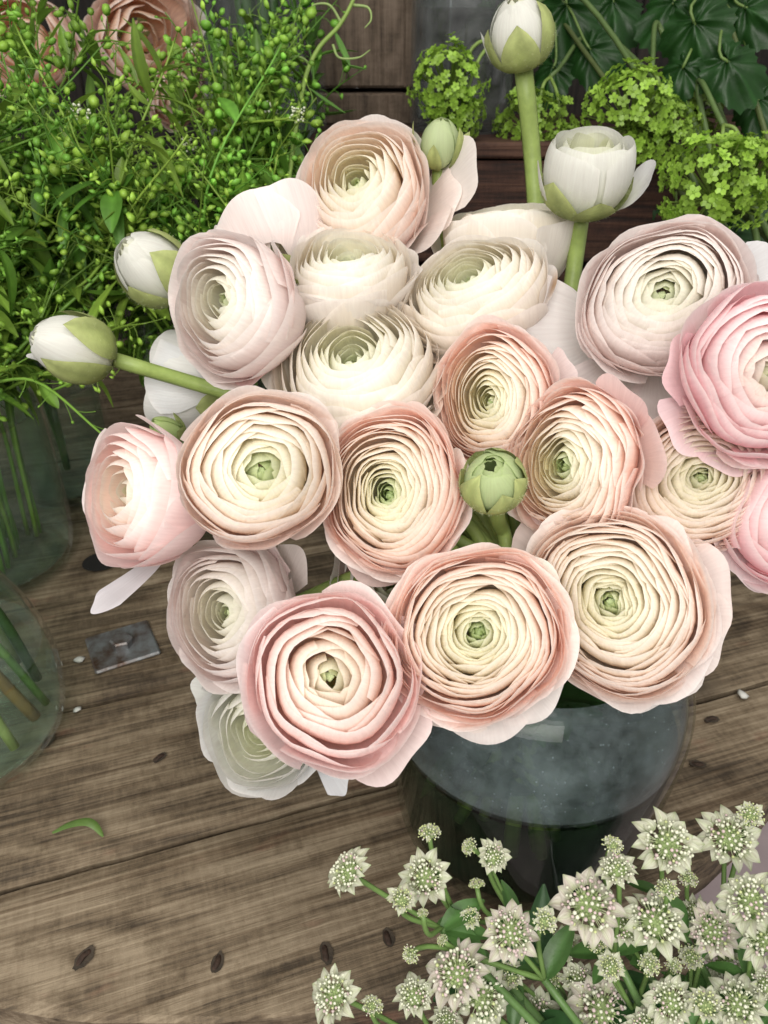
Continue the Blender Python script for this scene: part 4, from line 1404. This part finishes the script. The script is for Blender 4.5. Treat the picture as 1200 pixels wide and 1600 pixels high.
# vetch shoot with tendrils
vt = empty("vetch_shoot", tuple(G2), "upright vetch shoot with curling tendrils in front of the brown board", "green sprig")
P_ = [G2, at(430, 420, 0.56), at(468, 165, 0.55), at(492, 85, 0.55), at(530, 40, 0.55), at(552, 0, 0.55), at(565, -40, 0.55)]
V, F = tube(spline(P_, 30) - G2, np.linspace(0.002, 0.0012, 31), 7)
link("stem", make_mesh("stem", V, F, M_STEM, np.tile(np.array((0.24, 0.36, 0.08)), (len(V), 1))), vt)
for pts in ([(533, 35), (515, 8), (490, 8), (487, 22)], [(552, 8), (575, 12), (580, 30), (570, 44)], [(483, 100), (470, 90), (450, 91), (438, 94)], [(520, 70), (530, 90), (560, 90), (578, 78)]):
    V, F = tube(spline([at(a, b, 0.55) for a, b in pts], 18) - G2, np.linspace(0.0011, 0.0004, 19), 6)
    link("tendril", make_mesh("tendril", V, F, M_STEM, np.tile(np.array((0.26, 0.36, 0.12)), (len(V), 1))), vt)
for a, b, dx, dy, L in ((523, 50, 0.3, -0.9, 0.024), (540, 102, 0.8, -0.3, 0.015), (483, 138, 0.7, -0.6, 0.03)):
    leafy(vt, at(a, b, 0.55), facing(a, b, dx, dy, 0.2), L, 0.0042, prng, (0.11, 0.24, 0.05), bend=-0.2)

# ------------------------------------------------------------------ peach blooms behind the sprigs
PAL['salmon'] = dict(eye=(0.55, 0.30, 0.10), c=[(0.88, 0.60, 0.38), (0.90, 0.66, 0.48), (0.90, 0.68, 0.54), (0.88, 0.70, 0.60)], back=(0.88, 0.74, 0.66))


def stem_left(root, base, axis, rad):
    pts = spline([base, base - axis * 0.05, np.array((-0.28, 0.62, 0.16)), np.array((-0.28, 0.60, 0.02))], 20)
    V, F = tube(pts - np.array(root.location), 0.003, 8)
    link("stem", make_mesh("stem", V, F, M_STEM, np.tile(np.array((0.10, 0.17, 0.05)), (len(V), 1))), root)


for (qx, qy, qr, lab, sd, axx) in ((40, 70, 80, "pale peach bloom in the top left corner behind the green sprigs", 61, (-0.3, 0.1, 0.9)),
                                  (225, 62, 84, "peach bloom half hidden by green sprigs at the upper left", 62, (0.2, 0.2, 0.9)),
                                  (270, 150, 45, "small darker peach bloom low behind the sprigs", 63, (0.4, -0.2, 0.9))):
    ranunculus(qx, qy, qr, qr / FPX * 0.70, axx, lab, 'salmon', 34, 0.7, sd, material=M_PEACH, group="peach blooms in the background", name="peach_bloom", wild=3.0, vasefn=stem_left, eye_green=0.5)
vessel("glass_vase", (-0.28, 0.60, 0), [(0.035, 0.0015), (0.04, 0.01), (0.042, 0.1), (0.04, 0.17)], 0.1, "slim clear glass vase behind the sprigs, holding the peach blooms", "vase")


# ------------------------------------------------------------------ viburnum on the right
def vib_cluster(root, cen, rad, rng, axis, bright=1.0, n=190):
    """ball of small five-petalled florets on stalks"""
    S = Soup()
    cen = np.asarray(cen) - np.array(root.location)
    ga = math.radians(137.5)
    heart = cen - axis * rad * 0.55
    for k in range(n):
        z = 1 - 1.45 * (k + 0.5) / n
        rr = math.sqrt(max(0, 1 - z * z))
        a = k * ga + rng.uniform(-.3, .3)
        Mx = frame(axis)
        d = Mx @ np.array((rr * math.cos(a), rr * math.sin(a), z * 0.8))
        d = unit(d + np.array([rng.uniform(-.12, .12) for _ in range(3)]))
        lump = 0.92 + 0.07 * math.sin(d[0] * 5 + cen[0] * 90) + 0.07 * math.sin(d[2] * 6 + d[1] * 4 + cen[2] * 70)
        p = cen + d * rad * lump * rng.uniform(0.80, 1.08)
        if k % 3 == 0:
            V, F = tube([heart, (heart + p) / 2 + d * rad * 0.1, p], 0.0006, 4, False)
            S.add(V, F, np.array((0.22, 0.33, 0.06)))
        fs = rad * rng.uniform(0.085, 0.13)
        Mf = frame(unit(d + np.array([rng.uniform(-.35, .35) for _ in range(3)])), rng.uniform(0, 6.28))
        col = np.array((0.28, 0.46, 0.06)) * bright * rng.uniform(0.75, 1.25)
        for q in range(5):
            an = q * 1.2566
            c_, s_ = math.cos(an), math.sin(an)
            R2 = np.array(((c_, -s_, 0), (s_, c_, 0), (0, 0, 1)))
            loc = np.array(((0.08, 0, 0.0), (0.55, -0.42, 0.12), (1.05, -0.30, 0.22 + rng.uniform(-.1, .2)), (1.12, 0.22, 0.25), (0.6, 0.42, 0.12)))
            V = (R2 @ loc.T).T * fs
            S.add(V @ Mf.T + p, [[0, 1, 2, 3, 4]], col * rng.uniform(0.9, 1.15))
        iv, jf = ico()
        S.add(iv * fs * 0.25 @ Mf.T + p, jf, col * 0.8)
    o = link("floret_cluster", S.mesh("floret_cluster", M_POD, False), root)
    o["kind"] = "stuff"


def lobed_leaf(root, base, direction, normal, size, rng, col=(0.018, 0.068, 0.013)):
    d = unit(direction)
    nrm = unit(np.asarray(normal) - d * np.dot(normal, d))
    s = np.cross(d, nrm)
    nr, na = 7, 61
    V, C = [], []
    for j in range(nr):
        q = j / (nr - 1)
        for i in range(na):
            a = (i / (na - 1) - 0.5) * 2 * math.radians(150)
            lob = 0.62 + 0.38 * max(0, math.cos(a * 3.0 / 1.75))**0.8 if abs(a) < 1.6 else 0.55 - 0.15 * (abs(a) - 1.6)
            lob *= 1 + 0.06 * math.sin(a * 23)
            R_ = size * lob * q
            zz = size * (0.10 * math.cos(a * 10) * q * 0.5 - 0.22 * q * q + 0.05 * math.sin(a * 4 + q * 5))
            V.append(np.asarray(base) + d * (R_ * math.cos(a) + size * 0.25) + s * (R_ * math.sin(a)) + nrm * zz)
            vein = 1 + 0.5 * (abs(math.sin(a * 1.75 * 1.0)) < 0.06)
            C.append(np.array(col) * vein)
    f = grid_faces(na, nr)
    link("leaf", make_mesh("leaf", np.array(V) - np.array(root.location), f, M_LEAF, np.array(C)), root)


VB = np.array((0.27, 0.545, 0.012))
vrng = random.Random(31)
VIB = [
    ("bright green snowball cluster left of the tall white bud", [(700, 135, 62, 0.60, 1.15), (712, 185, 45, 0.61, 0.9)], (775, 60)),
    ("lower green snowball cluster between the two white buds", [(830, 200, 62, 0.64, 0.85), (880, 235, 40, 0.63, 0.8)], (860, 120)),
    ("green snowball cluster hanging from a forked stem at upper right", [(985, 180, 75, 0.56, 1.1), (1035, 205, 55, 0.57, 0.9)], (1018, 110)),
    ("round green snowball cluster lowest at the right edge", [(1115, 292, 84, 0.53, 1.15), (1165, 270, 60, 0.54, 1.0)], (1130, 195)),
    ("dim green snowball cluster behind the upper right leaves", [(1085, 165, 50, 0.66, 0.6)], (1100, 100)),
]
for lab, cl, top in VIB:
    foot = VB + np.array((vrng.uniform(-.03, .03), vrng.uniform(-.03, .03), 0))
    root = empty("viburnum_branch", tuple(foot), lab, "flower branch", "green snowball branches at the upper right")
    tp = at(top[0], top[1], cl[0][3] + 0.01)
    arch = at((top[0] + 1050) / 2, top[1] - 60, cl[0][3] + 0.05)
    pts = spline([foot, np.array((foot[0], foot[1] + 0.02, 0.2)), arch, tp], 24)
    V, F = tube(pts - foot, np.linspace(0.003, 0.0018, len(pts)), 7)
    link("stem", make_mesh("stem", V, F, M_STEM, np.tile(np.array((0.10, 0.16, 0.05)), (len(V), 1))), root)
    for (cx, cy, cr, cd, br) in cl:
        cen = at(cx, cy, cd)
        ax_ = facing(cx, cy, vrng.uniform(-.2, .2), 0.35, 0.9)
        rad = cr * cd / FPX
        vib_cluster(root, cen, rad, vrng, ax_, br)
        pts = spline([tp, (tp + cen) / 2 + np.array((0, 0, 0.01)), cen - ax_ * rad * 0.5], 10)
        V, F = tube(pts - foot, 0.0014, 6)
        link("stalk", make_mesh("stalk", V, F, M_STEM, np.tile(np.array((0.20, 0.30, 0.07)), (len(V), 1))), root)
# leafy branches
LEAVES = [
    ("leafy dark green branch in the top right corner", [(1090, 60, 95, 0.57, (0.2, -1, 0.2)), (1150, 110, 80, 0.56, (0.6, -0.8, 0.1)), (1060, 120, 60, 0.58, (-0.5, -0.9, 0.2)), (1180, 20, 80, 0.60, (0.5, -0.4, 0.3)), (1120, 10, 75, 0.62, (-0.2, -0.8, 0.2)), (1190, 170, 70, 0.62, (0.3, -0.9, 0.3)), (1040, 20, 70, 0.66, (-0.6, -0.6, 0.3))]),
    ("leafy dark green branch behind the tall white bud", [(760, 40, 70, 0.66, (-0.6, -0.7, 0.3)), (890, 30, 85, 0.68, (0.2, -0.9, 0.3)), (930, 90, 70, 0.67, (0.5, -0.8, 0.3)), (860, 120, 60, 0.69, (-0.3, -0.9, 0.3)), (740, 95, 60, 0.69, (-0.3, -0.9, 0.1)), (960, 20, 80, 0.70, (0.1, -0.7, 0.4)), (820, 20, 80, 0.72, (0.0, -0.7, 0.4))]),
    ("shaded leafy branch low behind the right-hand snowballs", [(1150, 380, 70, 0.60, (0.4, -0.8, 0.3)), (1010, 300, 60, 0.64, (-0.4, -0.8, 0.3)), (1180, 330, 80, 0.62, (0.7, -0.5, 0.4)), (1060, 400, 70, 0.62, (0.1, -0.9, 0.3)), (960, 270, 60, 0.68, (-0.5, -0.7, 0.3)), (900, 280, 60, 0.7, (-0.5, -0.7, 0.3))]),
]
for lab, lv in LEAVES:
    foot = VB + np.array((vrng.uniform(-.03, .03), vrng.uniform(-.02, .03), 0))
    root = empty("viburnum_branch", tuple(foot), lab, "leafy branch", "leafy branches at the upper right")
    mx_ = np.mean([at(a, b, d + 0.03) for a, b, c, d, e in lv], axis=0)
    hub = mx_ + np.array((0, 0.0, 0.03))
    pts = spline([foot, np.array((foot[0], foot[1] + 0.03, 0.2)), hub], 18)
    V, F = tube(pts - foot, np.linspace(0.003, 0.002, len(pts)), 7)
    link("stem", make_mesh("stem", V, F, M_STEM, np.tile(np.array((0.09, 0.12, 0.04)), (len(V), 1))), root)
    for (lx, ly, lr, ld, dr) in lv:
        d = facing(lx, ly, *dr)
        size = lr * ld / FPX
        b = at(lx, ly, ld) - d * size * 0.5
        nrm = facing(lx, ly, vrng.uniform(-.4, .4), vrng.uniform(0.2, 0.7), 1.0)
        lobed_leaf(root, b, d, nrm, size, vrng)
        pts = spline([hub, (hub + b) / 2 + np.array((0, 0, 0.01)), b, b + d * size * 0.3], 10)
        V, F = tube(pts - foot, 0.0011, 6)
        link("leaf_stalk", make_mesh("leaf_stalk", V, F, M_STEM, np.tile(np.array((0.14, 0.22, 0.06)), (len(V), 1))), root)

# ------------------------------------------------------------------ things behind the bouquet
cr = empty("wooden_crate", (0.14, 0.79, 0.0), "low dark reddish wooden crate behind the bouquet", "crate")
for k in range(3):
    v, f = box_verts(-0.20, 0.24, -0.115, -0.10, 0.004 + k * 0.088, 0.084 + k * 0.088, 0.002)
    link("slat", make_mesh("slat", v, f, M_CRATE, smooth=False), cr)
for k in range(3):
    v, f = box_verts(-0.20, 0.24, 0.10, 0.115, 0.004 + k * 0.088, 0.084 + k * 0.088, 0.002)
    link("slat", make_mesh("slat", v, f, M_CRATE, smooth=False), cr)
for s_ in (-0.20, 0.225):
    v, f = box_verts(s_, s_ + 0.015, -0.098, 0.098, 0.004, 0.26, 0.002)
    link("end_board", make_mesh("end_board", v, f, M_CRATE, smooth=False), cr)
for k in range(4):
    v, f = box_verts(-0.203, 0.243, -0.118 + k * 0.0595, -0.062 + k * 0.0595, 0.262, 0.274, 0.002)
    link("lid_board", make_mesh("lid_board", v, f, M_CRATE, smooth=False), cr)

bd = empty("wooden_box", (-0.018, 0.83, 0.274), "upright brown wooden box with a bottom rail, seen between the sprigs and the jar", "box")
v, f = box_verts(-0.045, 0.05, -0.02, 0.05, 0.03, 0.42, 0.002)
link("panel", make_mesh("panel", v, f, M_BOARD, smooth=False), bd)
v, f = box_verts(-0.047, 0.052, -0.028, 0.052, 0.0, 0.026, 0.002)
link("rail", make_mesh("rail", v, f, M_BOARD, smooth=False), bd)
v, f = box_verts(0.036, 0.052, -0.028, -0.0205, 0.03, 0.42, 0.0015)
link("corner_post", make_mesh("corner_post", v, f, M_BOARD, smooth=False), bd)

vessel("square_glass_jar", (0.067, 0.765, 0.274), [(0.040, 0.0015), (0.044, 0.008), (0.044, 0.10), (0.044, 0.24)], 0.09, "misted glass jar with dark water at the top centre", "jar", wtop=M_FROST,
       wmat=glass_material("dark_water", (0.45, 0.47, 0.45), ior=1.1), glass=glass_material("grey_glass", (0.80, 0.83, 0.83), 0.10, (0.4, 0.4, 0.4), 0.05))
vessel("tall_glass_cylinder", (-0.105, 0.76, 0.0), [(0.045, 0.0015), (0.055, 0.01), (0.055, 0.2), (0.055, 0.52)], 0.30, "tall clear glass cylinder beside the brown box, lit along its rim", "vase")
for k in range(6):
    a = k * 1.05
    foot = np.array((-0.105 + 0.03 * math.cos(a), 0.76 + 0.03 * math.sin(a), 0.012))
    st = empty("cut_stem", tuple(foot), "dark green cut stem standing in the tall glass cylinder", "stem", "stems in the tall cylinder")
    V, F = tube(spline([(0, 0, 0), (-0.02 * math.cos(a), -0.02 * math.sin(a), 0.3), (0.015 * math.cos(a), 0.01 * math.sin(a), 0.6)], 12), 0.005, 8)
    link("stalk", make_mesh("stalk", V, F, M_STEM, np.tile(np.array((0.05, 0.10, 0.03)), (len(V), 1))), st)
    leafy(st, foot + np.array((0, 0, 0.42)), (math.cos(a), math.sin(a) * 0.5, 0.6), 0.08, 0.014, vrng, (0.04, 0.10, 0.03))

# ------------------------------------------------------------------ small scraps on the table
r = random.Random(3)


def scrap(px, py, s, label, cat, name, mat, col=(0.7, 0.72, 0.66), z=0.0):
    p = on_table(px, py, z)
    iv, jf = ico()
    V = iv * np.array((s, s * 0.7, s * 0.35)) * np.array([[r.uniform(0.7, 1.3)] for _ in iv])
    V[:, 2] -= V[:, 2].min()
    o = link(name, make_mesh(name, V, jf, mat, np.tile(np.array(col), (len(V), 1))), None, tuple(p))
    o.rotation_euler = (0, 0, r.uniform(0, 6))
    tag(o, label, cat)


scrap(1160, 1088, 0.0045, "small pale petal scrap on the planks right of the jar", "scrap", "petal_scrap", M_PAPER)
scrap(124, 1033, 0.0042, "small pale bead-like scrap beside the washer plate", "scrap", "petal_scrap", M_PAPER)
scrap(121, 1110, 0.0025, "tiny white crumb on the plank seam at left", "scrap", "crumb", M_PAPER)
pz = on_table(82, 1300)
lf = empty("fallen_leaf", tuple(pz), "thin curled green leaf lying on the planks at lower left", "leaf")
pts = [on_table(82, 1302, 0.001), on_table(105, 1290, 0.004), on_table(132, 1284, 0.007), on_table(148, 1290, 0.006), on_table(162, 1308, 0.001)]
sp = spline(pts, 20)
w = 0.0024 * np.sin(np.linspace(0.03, math.pi - 0.03, len(sp)))**0.6
tan = np.gradient(sp, axis=0)
sd_ = np.cross(tan, (0, 0, 1.0))
sd_ /= np.linalg.norm(sd_, axis=1)[:, None]
V = np.stack((sp - sd_ * w[:, None], sp + np.array((0, 0, 0.0012)), sp + sd_ * w[:, None]), 1).reshape(-1, 3) - pz
link("blade", make_mesh("blade", V, grid_faces(3, len(sp)), M_LEAF, np.tile(np.array((0.12, 0.21, 0.05)), (len(V), 1))), lf)
